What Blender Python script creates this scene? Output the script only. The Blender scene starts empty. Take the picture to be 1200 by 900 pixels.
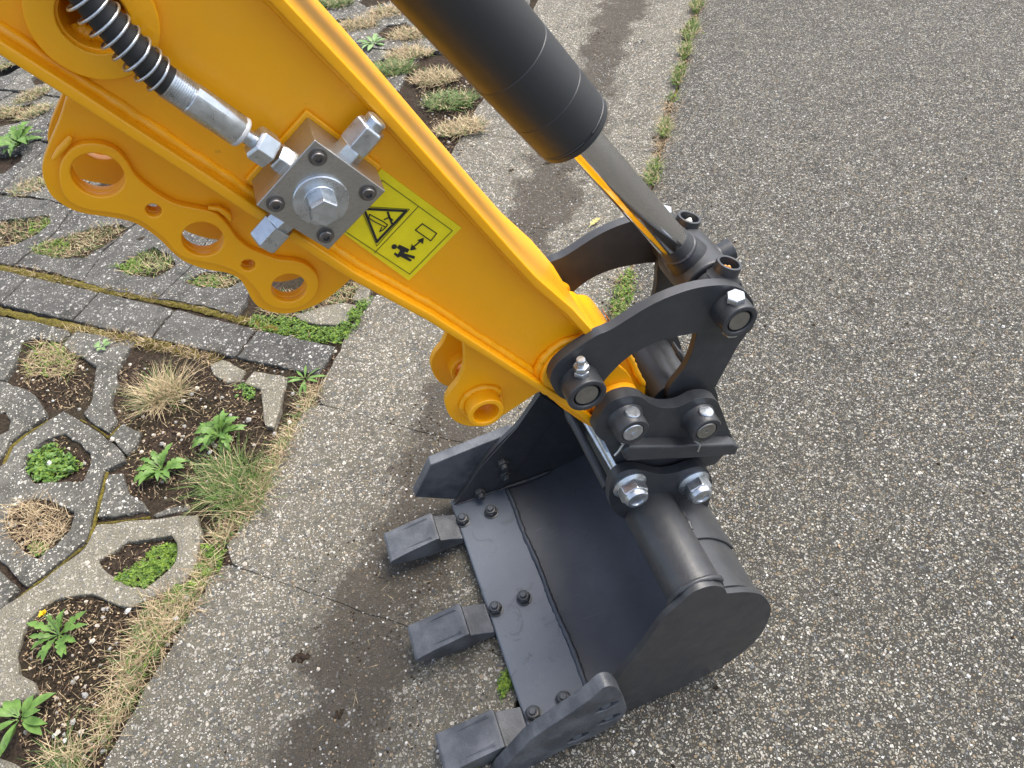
import bpy, bmesh, math, random
from mathutils import Vector, Matrix, noise
random.seed(7)
S = bpy.context.scene
COL = S.collection

# ------------------------------------------------------------------ camera
# machine axes: x along the digger arm's plane (away from the operator's left), y across the machine, z up; ground z = 0
cd = bpy.data.cameras.new('camera'); cam = bpy.data.objects.new('camera', cd); COL.objects.link(cam)
rx, ry, rz = (0.9416778, -0.3186044, -0.1083246), (-0.3069226, -0.6811542, -0.664701), (0.1379909, 0.6591815, -0.7392147)
m = Matrix(((rx[0], -ry[0], -rz[0], 0), (rx[1], -ry[1], -rz[1], -0.63), (rx[2], -ry[2], -rz[2], 1.265), (0, 0, 0, 1)))
cam.matrix_world = m
cd.sensor_width = 36; cd.lens = 27; cd.clip_start = 0.02; cd.clip_end = 500
S.camera = cam
S.render.resolution_x = 1024; S.render.resolution_y = 768

# ------------------------------------------------------------------ sky, sun, exposure
w = bpy.data.worlds.new('World'); S.world = w; w.use_nodes = True
nt = w.node_tree; nt.nodes.clear()
sky = nt.nodes.new('ShaderNodeTexSky'); sky.sky_type = 'NISHITA'; sky.sun_disc = False
SUN_EL, SUN_AZ = math.radians(63), math.radians(74)     # azimuth clockwise from +y
sky.sun_elevation = SUN_EL; sky.sun_rotation = SUN_AZ
sky.dust_density = 4.0; sky.air_density = 0.9; sky.ozone_density = 0.7
bg = nt.nodes.new('ShaderNodeBackground'); bg.inputs[1].default_value = 0.15
hs = nt.nodes.new('ShaderNodeHueSaturation'); hs.inputs['Saturation'].default_value = 0.75
ow = nt.nodes.new('ShaderNodeOutputWorld')
nt.links.new(sky.outputs[0], hs.inputs['Color']); nt.links.new(hs.outputs[0], bg.inputs[0]); nt.links.new(bg.outputs[0], ow.inputs[0])
sd = bpy.data.lights.new('sun', 'SUN'); sd.energy = 1.5; sd.angle = math.radians(38); sd.color = (1.0, 0.96, 0.9)
sun = bpy.data.objects.new('sun', sd); COL.objects.link(sun)
sv = Vector((math.sin(SUN_AZ)*math.cos(SUN_EL), math.cos(SUN_AZ)*math.cos(SUN_EL), math.sin(SUN_EL)))
sun.rotation_euler = sv.to_track_quat('Z', 'Y').to_euler()
S.view_settings.view_transform = 'Standard'; S.view_settings.look = 'None'
S.view_settings.exposure = 1.3; S.view_settings.gamma = 1

# ------------------------------------------------------------------ materials
class NT:
    def __init__(s, name):
        s.m = bpy.data.materials.new(name); s.m.use_nodes = True
        s.t = s.m.node_tree; s.t.nodes.clear()
        s.out = s.n('OutputMaterial'); s.b = s.n('BsdfPrincipled')
        s.l(s.b.outputs[0], s.out.inputs[0])
        s.co = s.n('TexCoord').outputs['Object']
        g = s.n('NewGeometry'); s.pos = g.outputs['Position']
    def n(s, t, **k):
        o = s.t.nodes.new('ShaderNode' + t)
        for a, v in k.items(): setattr(o, a, v)
        return o
    def l(s, a, b): s.t.links.new(a, b)
    def put(s, sock, v):
        if hasattr(v, 'is_output'): s.l(v, sock)
        else: sock.default_value = v
    def noise(s, sc, det=2, rough=.5, co=None, dist=0):
        o = s.n('TexNoise'); s.l(co or s.pos, o.inputs['Vector'])
        o.inputs['Scale'].default_value = sc; o.inputs['Detail'].default_value = det
        o.inputs['Roughness'].default_value = rough; o.inputs['Distortion'].default_value = dist
        return o.outputs['Fac']
    def vor(s, sc, feat='F1', co=None, rnd=1):
        o = s.n('TexVoronoi', feature=feat); s.l(co or s.pos, o.inputs['Vector'])
        o.inputs['Scale'].default_value = sc; o.inputs['Randomness'].default_value = rnd
        return o
    def ramp(s, f, pts, interp='LINEAR'):
        o = s.n('ValToRGB'); o.color_ramp.interpolation = interp; e = o.color_ramp.elements
        while len(e) < len(pts): e.new(0.5)
        for i, (p, c) in enumerate(pts):
            e[i].position = p; e[i].color = (c if isinstance(c, tuple) else (c, c, c)) + (1,)
        s.put(o.inputs[0], f); return o.outputs[0]
    def mix(s, f, a, b, blend='MIX'):
        o = s.n('Mix', data_type='RGBA', blend_type=blend)
        s.put(o.inputs[0], f)
        for sk, v in ((o.inputs[6], a), (o.inputs[7], b)):
            s.put(sk, v + (1,) if isinstance(v, tuple) and len(v) == 3 else v)
        return o.outputs[2]
    def math(s, op, a, b=0.0, c=0.0):
        o = s.n('Math', operation=op); s.put(o.inputs[0], a); s.put(o.inputs[1], b); s.put(o.inputs[2], c); return o.outputs[0]
    def bump(s, h, dist, strength=1.0, nrm=None):
        o = s.n('Bump'); s.put(o.inputs['Height'], h); o.inputs['Distance'].default_value = dist; o.inputs['Strength'].default_value = strength
        if nrm: s.l(nrm, o.inputs['Normal'])
        return o.outputs[0]
    def set(s, **k):
        mp = dict(col='Base Color', rough='Roughness', metal='Metallic', nrm='Normal', coat='Coat Weight', coatr='Coat Roughness', spec='Specular IOR Level', sheen='Sheen Weight', trans='Transmission Weight')
        for a, v in k.items(): s.put(s.b.inputs[mp[a]], v + (1,) if isinstance(v, tuple) and len(v) == 3 else v)
        return s.m

def paint(name, base, dark, rough, coat, peel=.00025, dust=0.0, dustcol=(.3, .28, .25)):
    n = NT(name)
    v = n.noise(9, 4, .6); v2 = n.noise(55, 3, .6)
    c = n.mix(n.ramp(v, [(.3, 0.0), (.7, 1.0)]), dark, base)
    if dust: c = n.mix(n.math('MULTIPLY', n.ramp(v2, [(.48, 0.0), (.75, 1.0)]), dust), c, dustcol)
    chip = n.math('MULTIPLY', n.ramp(n.noise(75, 4, .75, dist=.6), [(.700, 0.0), (.715, 1.0)]), n.ramp(n.noise(6, 2), [(.50, 0.0), (.60, 1.0)]))
    c = n.mix(n.math('MULTIPLY', chip, .55), c, tuple(x*.35+.03 for x in base))
    film = n.ramp(n.noise(3.5, 5, .65), [(.45, 0.0), (.72, 1.0)])
    c = n.mix(n.math('MULTIPLY', film, .10), c, tuple(x*.6+.02 for x in base))
    r = n.math('MULTIPLY_ADD', n.noise(30, 4, .7), .30, rough - .15)
    b = n.bump(n.noise(190, 2, .5), peel)
    b = n.bump(n.noise(14, 2, .5), .0012, .5, b)
    return n.set(col=c, rough=r, coat=coat, coatr=.12, nrm=b)

M = {}
M['yellow'] = paint('yellow_paint', (.93, .42, .001), (.89, .395, .001), .40, .10, dust=.02)
M['char'] = paint('charcoal_paint', (.037, .040, .043), (.029, .031, .034), .42, .05, peel=.0002, dust=.30, dustcol=(.075, .072, .066))
M['barrel'] = paint('barrel_paint', (.023, .026, .028), (.021, .023, .025), .50, .05, peel=.0001)
def char_plate():
    n = NT('charcoal_plate')
    v = n.noise(7, 4, .6); scr = n.noise(60, 3, .7, dist=1.2)
    mp = n.n('Mapping'); n.l(n.pos, mp.inputs[0]); mp.inputs['Scale'].default_value = (3, 60, 30); mp.inputs['Rotation'].default_value = (0, 0, .5)
    sc2 = n.noise(6, 3, .6, co=mp.outputs[0])
    c = n.mix(n.ramp(v, [(.35, 0.0), (.7, 1.0)]), (.030, .035, .044), (.046, .053, .065))
    c = n.mix(n.math('MULTIPLY', n.ramp(sc2, [(.62, 0.0), (.72, 1.0)]), .35), c, (.10, .105, .11))
    c = n.mix(n.math('MULTIPLY', n.ramp(scr, [(.64, 0.0), (.70, 1.0)]), .45), c, (.018, .018, .02))
    r = n.math('MULTIPLY_ADD', n.noise(24, 4, .7), .3, .33)
    b = n.bump(n.noise(5, 2, .5), .004, .5); b = n.bump(n.noise(260, 2, .5), .00015, 1, b)
    return n.set(col=c, rough=r, nrm=b, coat=.1, coatr=.3)
M['plate'] = char_plate()
def cast_iron():
    n = NT('cast_charcoal')
    c = n.mix(n.ramp(n.noise(18, 4, .6), [(.4, 0.0), (.65, 1.0)]), (.045, .050, .057), (.105, .112, .122))
    b = n.bump(n.noise(320, 3, .6), .0006); b = n.bump(n.noise(40, 3, .6), .0012, .6, b)
    return n.set(col=c, rough=n.math('MULTIPLY_ADD', n.noise(60, 3), .3, .33), nrm=b)
M['cast'] = cast_iron()
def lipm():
    n = NT('worn_lip_sky_sheen')
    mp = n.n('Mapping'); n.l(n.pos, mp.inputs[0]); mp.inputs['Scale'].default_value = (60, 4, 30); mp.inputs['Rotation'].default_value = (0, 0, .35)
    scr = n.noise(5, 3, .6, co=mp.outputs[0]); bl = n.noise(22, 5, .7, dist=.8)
    c = n.mix(n.ramp(n.noise(8, 4, .6), [(.35, 0.0), (.7, 1.0)]), (.072, .086, .106), (.092, .108, .130))  # charcoal paint lightened and blued: reflected sky put into the base colour
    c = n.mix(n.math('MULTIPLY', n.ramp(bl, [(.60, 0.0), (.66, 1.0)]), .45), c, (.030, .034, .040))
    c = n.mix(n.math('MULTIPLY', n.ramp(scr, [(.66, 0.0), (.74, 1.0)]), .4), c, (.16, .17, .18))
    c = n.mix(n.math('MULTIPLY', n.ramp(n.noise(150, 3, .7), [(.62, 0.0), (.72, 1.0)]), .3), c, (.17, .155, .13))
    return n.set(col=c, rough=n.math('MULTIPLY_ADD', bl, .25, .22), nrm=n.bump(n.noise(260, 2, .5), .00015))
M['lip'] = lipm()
def metal(name, col, rough, brush=None, spots=0.0):
    n = NT(name)
    if brush:
        mp = n.n('Mapping'); n.l(n.co, mp.inputs[0]); mp.inputs['Scale'].default_value = brush
        f = n.noise(40, 3, .6, co=mp.outputs[0])
    else: f = n.noise(120, 3, .6)
    c = n.mix(n.ramp(f, [(.3, 0.0), (.7, 1.0)]), tuple(x*.78 for x in col), col)
    if spots: c = n.mix(n.math('MULTIPLY', n.ramp(n.noise(70, 4, .7), [(.5, 0.0), (.65, 1.0)]), spots), c, (.30, .33, .34))
    return n.set(col=c, rough=n.math('MULTIPLY_ADD', f, .25, rough - .12), metal=.92, nrm=n.bump(f, .0002, .6))
M['zinc'] = metal('zinc_plating', (.66, .70, .73), .30, spots=.35)
M['nickel'] = metal('machined_block', (.50, .49, .46), .34, brush=(9, 9, 30))
M['pinend'] = metal('pin_steel', (.34, .335, .31), .42, spots=.2)
M['socket'] = metal('dark_socket_steel', (.22, .21, .20), .35)
def simple(name, col, rough=.6, metal=0.0, var=.25, sc=40):
    n = NT(name)
    c = n.mix(n.ramp(n.noise(sc, 3, .6), [(.3, 0.0), (.7, 1.0)]), tuple(x*(1-var) for x in col), col)
    return n.set(col=c, rough=rough, metal=metal)
M['chrome'] = simple('chrome_rod', (.66, .67, .68), .13, 1.0, var=.04, sc=6)
M['rubber'] = simple('hose_rubber', (.018, .018, .018), .55)
M['plastic'] = simple('clear_plastic_ring', (.62, .62, .60), .3)
M['sticker'] = simple('sticker_yellow', (.88, .74, .012), .38, var=.12, sc=60)
M['ink'] = simple('sticker_ink', (.02, .02, .02), .5)
M['inkthin'] = simple('sticker_thin_ink', (.16, .15, .02), .5)
M['grease'] = simple('orange_grease', (.60, .25, .05), .25)
M['greypin'] = simple('white_grease', (.65, .62, .55), .3)
M['soil'] = None

def aggregate(name, cells, matrix, stones, white, wear, wcol, bump, stain=None, big=None, gap=.55, patch=((.10,.10,.10),.3), tone=(.66, .65, .615)):
    """concrete / asphalt with exposed stones: 'cells' per metre, stone colours over a matrix."""
    n = NT(name)
    wob = n.n('VectorMath', operation='ADD'); n.l(n.pos, wob.inputs[0])
    nz = n.n('TexNoise'); n.l(n.pos, nz.inputs['Vector']); nz.inputs['Scale'].default_value = cells*1.3; nz.inputs['Detail'].default_value = 1
    sc = n.n('VectorMath', operation='SCALE'); n.l(nz.outputs['Color'], sc.inputs[0]); sc.inputs['Scale'].default_value = .7/cells
    n.l(sc.outputs[0], wob.inputs[1]); P = wob.outputs[0]
    v = n.vor(cells, 'F1', P); ve = n.vor(cells, 'DISTANCE_TO_EDGE', P)
    rnd = n.n('SeparateColor'); n.l(v.outputs['Color'], rnd.inputs[0])
    c = n.ramp(rnd.outputs[0], stones, 'CONSTANT')
    # a stone's outline: the cell minus a rim, of a size of its own
    rim = n.math('SUBTRACT', ve.outputs['Distance'], n.math('MULTIPLY', rnd.outputs[1], gap*.45))
    mask = n.ramp(rim, [(.0, 0.0), (.07, 1.0)])
    fine = n.noise(cells*4, 3, .7)
    mat = n.mix(n.ramp(fine, [(.38, 0.0), (.62, 1.0)]), tuple(x*.45 for x in matrix), tuple(min(1, x*1.5) for x in matrix))
    c = n.mix(mask, mat, c)
    # small bright chips
    v2 = n.vor(cells*1.9, 'F1', P); r2 = n.n('SeparateColor'); n.l(v2.outputs['Color'], r2.inputs[0])
    chip = n.math('MULTIPLY', n.math('GREATER_THAN', r2.outputs[0], 1 - white), n.math('LESS_THAN', v2.outputs['Distance'], .36))
    c = n.mix(chip, c, n.mix(r2.outputs[1], (.50, .47, .40), (.75, .74, .72)))
    hgt = n.math('ADD', mask, n.math('MULTIPLY', chip, .5))
    if big:
        v3 = n.vor(cells*.42, 'F1', P); r3 = n.n('SeparateColor'); n.l(v3.outputs['Color'], r3.inputs[0])
        k = n.math('MULTIPLY', n.math('GREATER_THAN', r3.outputs[0], 1 - big), n.math('LESS_THAN', v3.outputs['Distance'], n.math('MULTIPLY_ADD', r3.outputs[2], .14, .12)))
        c = n.mix(k, c, n.mix(r3.outputs[1], (.36, .27, .18), (.62, .61, .58))); hgt = n.math('ADD', hgt, k)
    big_n = n.noise(2.3, 4, .6); mid = n.noise(16, 4, .65)
    c = n.mix(n.math('MULTIPLY', n.ramp(big_n, [(.40, 0.0), (.62, 1.0)]), wear), c, wcol)
    c = n.mix(n.math('MULTIPLY', n.ramp(mid, [(.47, 0.0), (.68, 1.0)]), patch[1]), c, patch[0], 'MULTIPLY')
    c = n.mix(1.0, c, tone, 'MULTIPLY')
    if stain: c = stain(n, c)
    b = n.bump(n.math('ADD', hgt, n.math('MULTIPLY', fine, .6)), bump, .9)
    b = n.bump(mid, bump*2, .5, b)
    return n.set(col=c, rough=.82, nrm=b, spec=.35)

M['asphalt'] = aggregate('asphalt', 205, (.056, .053, .046),
    [(0, .07), (.12, (.15, .142, .125)), (.28, (.20, .19, .16)), (.50, (.29, .275, .24)), (.66, (.28, .225, .155)), (.74, (.44, .42, .38)), (.86, (.17, .18, .19)), (.94, (.60, .59, .55))],
    .16, .10, (.15, .14, .115), .0034, big=.07, tone=(.82, .81, .755))
def gutter_stain(n, c):
    # wheel and water dirt along the valley of the gutter: t = distance across it
    sp = n.n('SeparateXYZ'); n.l(n.pos, sp.inputs[0])
    t = n.math('ADD', n.math('MULTIPLY', n.math('ADD', sp.outputs[0], .418), .829), n.math('MULTIPLY', n.math('SUBTRACT', sp.outputs[1], .326), -.559))
    wob = n.math('MULTIPLY_ADD', n.noise(5, 4, .7), .30, -.15)
    d = n.math('ABSOLUTE', n.math('SUBTRACT', n.math('ADD', t, wob), .345))
    k = n.ramp(d, [(.03, 1.0), (.13, 0.0)])
    grit = n.math('ADD', n.math('MULTIPLY', n.noise(150, 4, .8), .55), n.math('MULTIPLY', n.noise(28, 4, .7), .45))
    k = n.ramp(n.math('ADD', n.math('MULTIPLY', k, .62), n.math('SUBTRACT', grit, .5)), [(.22, 0.0), (.40, 1.0)])
    s_ = n.math('ADD', n.math('MULTIPLY', n.math('ADD', sp.outputs[0], .418), .559), n.math('MULTIPLY', n.math('SUBTRACT', sp.outputs[1], .326), .829))
    c = n.mix(n.math('MULTIPLY', k, .80), c, (.050, .040, .028))
    k2 = n.math('MULTIPLY', n.ramp(n.math('ABSOLUTE', n.math('SUBTRACT', t, .36)), [(.06, 1.0), (.22, 0.0)]), n.ramp(s_, [(.25, 1.0), (.6, 0.0)]))
    k2 = n.math('MULTIPLY', k2, n.ramp(n.math('ADD', n.math('MULTIPLY', n.noise(9, 5, .7), .5), n.math('MULTIPLY', n.noise(140, 4, .8), .5)), [(.42, .15), (.56, 1.0)]))
    return n.mix(n.math('MULTIPLY', k2, .72), c, (.062, .053, .040))
M['gutter'] = aggregate('gutter_concrete', 165, (.115, .108, .088),
    [(0, .10), (.18, (.20, .19, .17)), (.40, (.30, .285, .26)), (.60, (.38, .365, .33)), (.74, (.30, .25, .19)), (.83, (.48, .465, .44)), (.92, (.12, .13, .145))],
    .22, .10, (.28, .265, .225), .0040, gutter_stain, big=.03, gap=.7, tone=(1.10, 1.07, .98))
for key_, tone_ in (('paver', (1.08, 1.06, .98)), ('paverdark', (.82, .81, .79))):
    M[key_] = aggregate('paver_concrete', 130, (.075, .074, .068),
    [(0, .065), (.25, (.11, .108, .10)), (.5, (.15, .146, .135)), (.68, (.22, .215, .20)), (.80, (.42, .41, .39)), (.92, (.58, .57, .54))],
    .20, .22, (.28, .27, .24), .0034, gap=.85, patch=((.42,.41,.38),.75), tone=tone_)
M['paverlight'] = aggregate('worn_paver_concrete', 150, (.19, .18, .145),
    [(0, .20), (.25, (.27, .255, .22)), (.5, (.33, .31, .27)), (.75, (.40, .385, .35)), (.9, (.50, .48, .45))],
    .16, .15, (.38, .36, .30), .0030, gap=.8, tone=(.88, .85, .77))
def soil():
    n = NT('soil')
    a = n.noise(160, 5, .75); b_ = n.noise(9, 4, .6)
    c = n.ramp(a, [(.30, (.012, .008, .006)), (.5, (.035, .024, .017)), (.62, (.075, .052, .036)), (.74, (.11, .082, .058))])
    c = n.mix(n.ramp(b_, [(.4, 0.0), (.65, .5)]), c, (.028, .026, .012))
    return n.set(col=c, rough=.95, nrm=n.bump(a, .006), spec=.2)
M['soil'] = soil()
M['weldy'] = M['yellow']
def leafm(name, a, b_, sc=60, rough=.5):
    n = NT(name); oi = n.n('ObjectInfo')
    c = n.mix(n.ramp(n.noise(sc, 2, .5), [(.35, 0.0), (.65, 1.0)]), a, b_)
    return n.set(col=c, rough=rough, spec=.35)
M['leaf'] = leafm('weed_leaf', (.060, .125, .020), (.115, .21, .040))
M['leafpale'] = leafm('pale_leaf', (.13, .22, .07), (.20, .30, .12))
M['moss'] = leafm('moss_green', (.05, .11, .012), (.17, .26, .03), 120, .7)
M['mossdark'] = leafm('joint_moss', (.045, .035, .004), (.13, .105, .012), 200, .9)
M['grass'] = leafm('grass_green', (.05, .10, .02), (.13, .18, .045), 90)
M['dry'] = leafm('dry_grass', (.32, .24, .13), (.52, .42, .26), 120, .8)
M['straw'] = leafm('straw_brown', (.17, .11, .06), (.34, .25, .15), 120, .85)
M['petal'] = simple('yellow_petal', (.80, .55, .01), .6)
M['pebble'] = simple('pebble', (.55, .49, .40), .7, var=.4, sc=35)
M['leafdry'] = simple('fallen_leaf', (.40, .34, .12), .7)

# ------------------------------------------------------------------ mesh helpers
def smooth(pts, n=4, corners=(), closed=True):
    """Catmull-Rom through pts; indices in corners stay sharp."""
    N = len(pts); out = []
    rng = range(N) if closed else range(N-1)
    for i in rng:
        p1, p2 = Vector(pts[i]), Vector(pts[(i+1) % N])
        p0 = Vector(pts[(i-1) % N]) if (closed or i > 0) and i not in corners else p1
        p3 = Vector(pts[(i+2) % N]) if (closed or i < N-2) and (i+1) % N not in corners else p2
        for k in range(n):
            t = k/n
            out.append(tuple(.5*((2*p1) + (p2-p0)*t + (2*p0-5*p1+4*p2-p3)*t*t + (3*p1-p0-3*p2+p3)*t*t*t)))
    if not closed: out.append(tuple(pts[-1]))
    return out
def circle(c, r, n=32, a0=0): return [(c[0]+r*math.cos(a0+2*math.pi*k/n), c[1]+r*math.sin(a0+2*math.pi*k/n)) for k in range(n)]
def plate(poly, a, b, holes=(), axis='y'):
    """extrude an outline (x,z) from y=a to y=b, or (x,y) from z=a to z=b; holes cut through."""
    bm = bmesh.new(); edges = []
    for lp in [poly] + list(holes):
        vs = [bm.verts.new((p[0], a, p[1]) if axis == 'y' else (p[0], p[1], a)) for p in lp]
        edges += [bm.edges.new((vs[i], vs[(i+1) % len(vs)])) for i in range(len(vs))]
    bmesh.ops.triangle_fill(bm, use_beauty=True, use_dissolve=False, edges=edges)
    r = bmesh.ops.extrude_face_region(bm, geom=bm.faces[:])
    d = Vector((0, b-a, 0)) if axis == 'y' else Vector((0, 0, b-a))
    bmesh.ops.translate(bm, vec=d, verts=[g for g in r['geom'] if isinstance(g, bmesh.types.BMVert)])
    bmesh.ops.recalc_face_normals(bm, faces=bm.faces[:])
    return bm
def frame(d):
    d = Vector(d).normalized(); u = d.cross(Vector((0, 0, 1)))
    if u.length < .01: u = d.cross(Vector((0, 1, 0)))
    u.normalize(); return d, u, d.cross(u)
def lathe(o, d, prof, n=32, phase=0, close=True):
    """prof = [(radius, height along d)]; hex heads: n=6."""
    bm = bmesh.new(); d, u, v = frame(d); o = Vector(o); rings = []
    for r, h in prof:
        c = o + d*h
        if r < 1e-6: rings.append([bm.verts.new(c)]); continue
        rings.append([bm.verts.new(c + u*(r*math.cos(phase+2*math.pi*k/n)) + v*(r*math.sin(phase+2*math.pi*k/n))) for k in range(n)])
    for A, B in zip(rings, rings[1:]):
        for k in range(n):
            q = [A[k % len(A)], A[(k+1) % n % len(A)], B[(k+1) % n % len(B)], B[k % len(B)]]
            q = list(dict.fromkeys(q))
            if len(q) > 2: bm.faces.new(q)
    if close:
        for rg in (rings[0], rings[-1]):
            if len(rg) > 2: bm.faces.new(rg)
    bmesh.ops.recalc_face_normals(bm, faces=bm.faces[:])
    return bm
def pipe(o, d, ro, ri, L, n=32):      # hollow tube open at the far end, with a floor
    return lathe(o, d, [(0, 0), (ro, 0), (ro, L), (ri, L), (ri, L*.25), (0, L*.25)], n, close=False)
def ring(o, d, ro, ri, L, n=32):      # through-bored collar
    bm = lathe(o, d, [(ri, 0), (ro, 0), (ro, L), (ri, L), (ri, 0)], n, close=False)
    bmesh.ops.remove_doubles(bm, verts=bm.verts[:], dist=1e-6); return bm
def sweep(path, r, n=8, jit=0.0, caps=True, flat=1.0):
    bm = bmesh.new(); P = [Vector(p) for p in path]; rings = []
    pu = None
    for i, p in enumerate(P):
        t = (P[min(i+1, len(P)-1)] - P[max(i-1, 0)]).normalized()
        if pu is None: _, u, _ = frame(t)
        else: u = (pu - t*pu.dot(t)).normalized()
        pu = u; v = t.cross(u); rr = (r[i] if isinstance(r, (list, tuple)) else r)*(1+random.uniform(-jit, jit))
        rings.append([bm.verts.new(p + (u*math.cos(2*math.pi*k/n) + v*math.sin(2*math.pi*k/n)*flat)*rr) for k in range(n)])
    for A, B in zip(rings, rings[1:]):
        for k in range(n): bm.faces.new((A[k], A[(k+1) % n], B[(k+1) % n], B[k]))
    if caps: bm.faces.new(rings[0]); bm.faces.new(rings[-1])
    bmesh.ops.recalc_face_normals(bm, faces=bm.faces[:])
    return bm
def bead(path, r, step=.0035, jit=.22):
    """a weld bead: rippled tube along a path."""
    P = [Vector(p) for p in path]; out = []
    for a, b in zip(P, P[1:]):
        k = max(1, int((b-a).length/step))
        out += [a.lerp(b, i/k) for i in range(k)]
    out.append(P[-1])
    out = [p + Vector([random.uniform(-1, 1)*r*.10 for _ in range(3)]) for p in out]
    N = len(out); rs = [r*min(1, .45+.25*min(i, N-1-i)) for i in range(N)]
    return sweep(out, rs, 8, jit*.6)
def join(*bms):
    me = bpy.data.meshes.new('t'); o = bmesh.new()
    for b in bms:
        b.to_mesh(me); o.from_mesh(me); b.free()
    bpy.data.meshes.remove(me); return o
def box(x0, x1, y0, y1, z0, z1):
    return plate([(x0, z0), (x1, z0), (x1, z1), (x0, z1)], y0, y1)

def tag(o, label=None, cat=None, group=None, kind=None):
    if label: o['label'] = label
    if cat: o['category'] = cat
    if group: o['group'] = group
    if kind: o['kind'] = kind
    return o
def thing(name, loc, label, cat, group=None):
    o = bpy.data.objects.new(name, None); COL.objects.link(o); o.location = loc; o.empty_display_size = .05
    return tag(o, label, cat, group)
def origin(o):
    v = Vector(o.location)
    while o.parent: o = o.parent; v += o.location
    return v
def obj(name, bm, mat, parent=None, bev=0.0, seg=2, ang=32, label=None, kind=None, smoothed=True):
    me = bpy.data.meshes.new(name)
    if parent:
        bmesh.ops.translate(bm, vec=-origin(parent), verts=bm.verts[:])
    bm.to_mesh(me); bm.free()
    me.materials.append(M[mat] if isinstance(mat, str) else mat)
    if smoothed:
        for p in me.polygons: p.use_smooth = True
        if not bev: me.set_sharp_from_angle(angle=math.radians(ang))
    o = bpy.data.objects.new(name, me); COL.objects.link(o)
    if parent: o.parent = parent
    if bev:
        b = o.modifiers.new('bevel', 'BEVEL'); b.width = bev; b.segments = seg; b.limit_method = 'ANGLE'; b.angle_limit = math.radians(ang)
        wn = o.modifiers.new('wn', 'WEIGHTED_NORMAL'); wn.keep_sharp = False
    if label: o['label'] = label
    if kind: o['kind'] = kind
    return o
def inst(src, parent, loc, rot=None, name=None):
    o = src.copy(); COL.objects.link(o); o.parent = parent; o.location = Vector(loc) - origin(parent)
    if rot: o.rotation_euler = rot
    return o
def copy_tree(o, parent, loc):
    c = o.copy(); COL.objects.link(c); c.parent = parent; c.location = loc
    for ch in list(o.children):
        d = ch.copy(); COL.objects.link(d); d.parent = c
    return c

# =================================================================== THE DIGGER
Y = (0, 1, 0); NY = (0, -1, 0)
def c3(xz, y): return (xz[0], y, xz[1])
def vadd(a, d, k): return tuple(a[i]+d[i]*k for i in range(3))
def offset(poly, d):
    """shift an open (x,z) polyline sideways by d (to the left of its direction)."""
    out = []
    for i, p in enumerate(poly):
        a = Vector(poly[max(i-1, 0)]); b = Vector(poly[min(i+1, len(poly)-1)]); t = (b-a).normalized()
        out.append((p[0]-t.y*d, p[1]+t.x*d))
    return out
def hexhead(o, d, r, h, phase=0.0, round_=0.0):
    return lathe(o, d, [(r, 0), (r, h*.8), (r*.9, h)], 6, phase)

pin1, pin2 = [(0.1929,0.6155), (0.3765,0.6544)]
pinA, pinB = [(0.2465,0.5284), (0.3479,0.48)]
nutA, nutB = [(0.2519,0.386), (0.3511,0.3356)]

# ------------------------------------------------------------------ the digger arm (dipper), not the boom
arm = thing('excavator_arm', (pin1[0], 0, pin1[1]), 'glossy yellow steel arm running down from the top left corner to the charcoal linkage', 'excavator arm')
AW, WEB = .0655, .050
top = [(0.0073,1.0714), (0.0499,0.9918), (0.0974,0.8967), (0.139,0.8128), (0.1641,0.7642), (0.1952,0.7149), (0.2189,0.6686)]
d0 = (Vector(top[0])-Vector(top[2])).normalized(); top = [tuple(Vector(top[0])+d0*.38)] + top
bot = [(-0.1743,1.0788), (-0.1548,1.0502), (-0.0977,0.9631), (-0.0121,0.8318), (0.0441,0.7592), (0.1483,0.6048), (0.1793,0.5608), (0.2106,0.5108)]
d1 = (Vector(bot[0])-Vector(bot[2])).normalized(); bot = [tuple(Vector(bot[0])+d1*.25)] + bot
topin, botin = offset(top, -.009), offset(bot, .009)
obj('top_flange', plate(top + topin[::-1], -AW, AW), 'yellow', arm, .0016)
obj('bottom_flange', plate(bot + botin[::-1], -AW, AW), 'yellow', arm, .0022)
hubc = [(-0.1136,1.0845)][0]; hubR, hubr = 0.0393, 0.0216
ti, bi = offset(top, -.006), offset(bot, .006)
webp = ti + bi[::-1]
for s in (-1, 1):
    obj('side_plate', plate(webp, s*WEB, s*(WEB-.007), [circle(hubc, hubr, 40)]), 'yellow', arm, .0008)
    for ln, dd in ((topin, -.0015), (botin, .0015)):
        p = offset(ln, dd)
        obj('weld_seam', bead([c3(q, s*(WEB+.001)) for q in p], .0034 if dd < 0 else .0046, .005, .2), 'yellow', arm, ang=60)
    obj('pivot_disc', plate(circle(hubc, hubR, 56), s*WEB*1.002, s*(WEB+.009), [circle(hubc, hubr, 40)]), 'yellow', arm, .0012)
obj('pivot_bush', ring(c3(hubc, -WEB-.004), Y, hubr+.008, hubr-.0015, 2*WEB+.008, 48), 'yellow', arm, .0008)
obj('bush_end', lathe(c3(hubc, .030), Y, [(hubr, 0), (hubr, .006)], 40), 'yellow', arm)
th = [math.radians(a) for a in range(200, 345, 4)]
obj('weld_seam', bead([(hubc[0]+(hubr-.004)*math.cos(a), -WEB+.012, hubc[1]+(hubr-.004)*math.sin(a)) for a in th], .0055, .006, .2), 'yellow', arm, ang=60)
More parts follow.
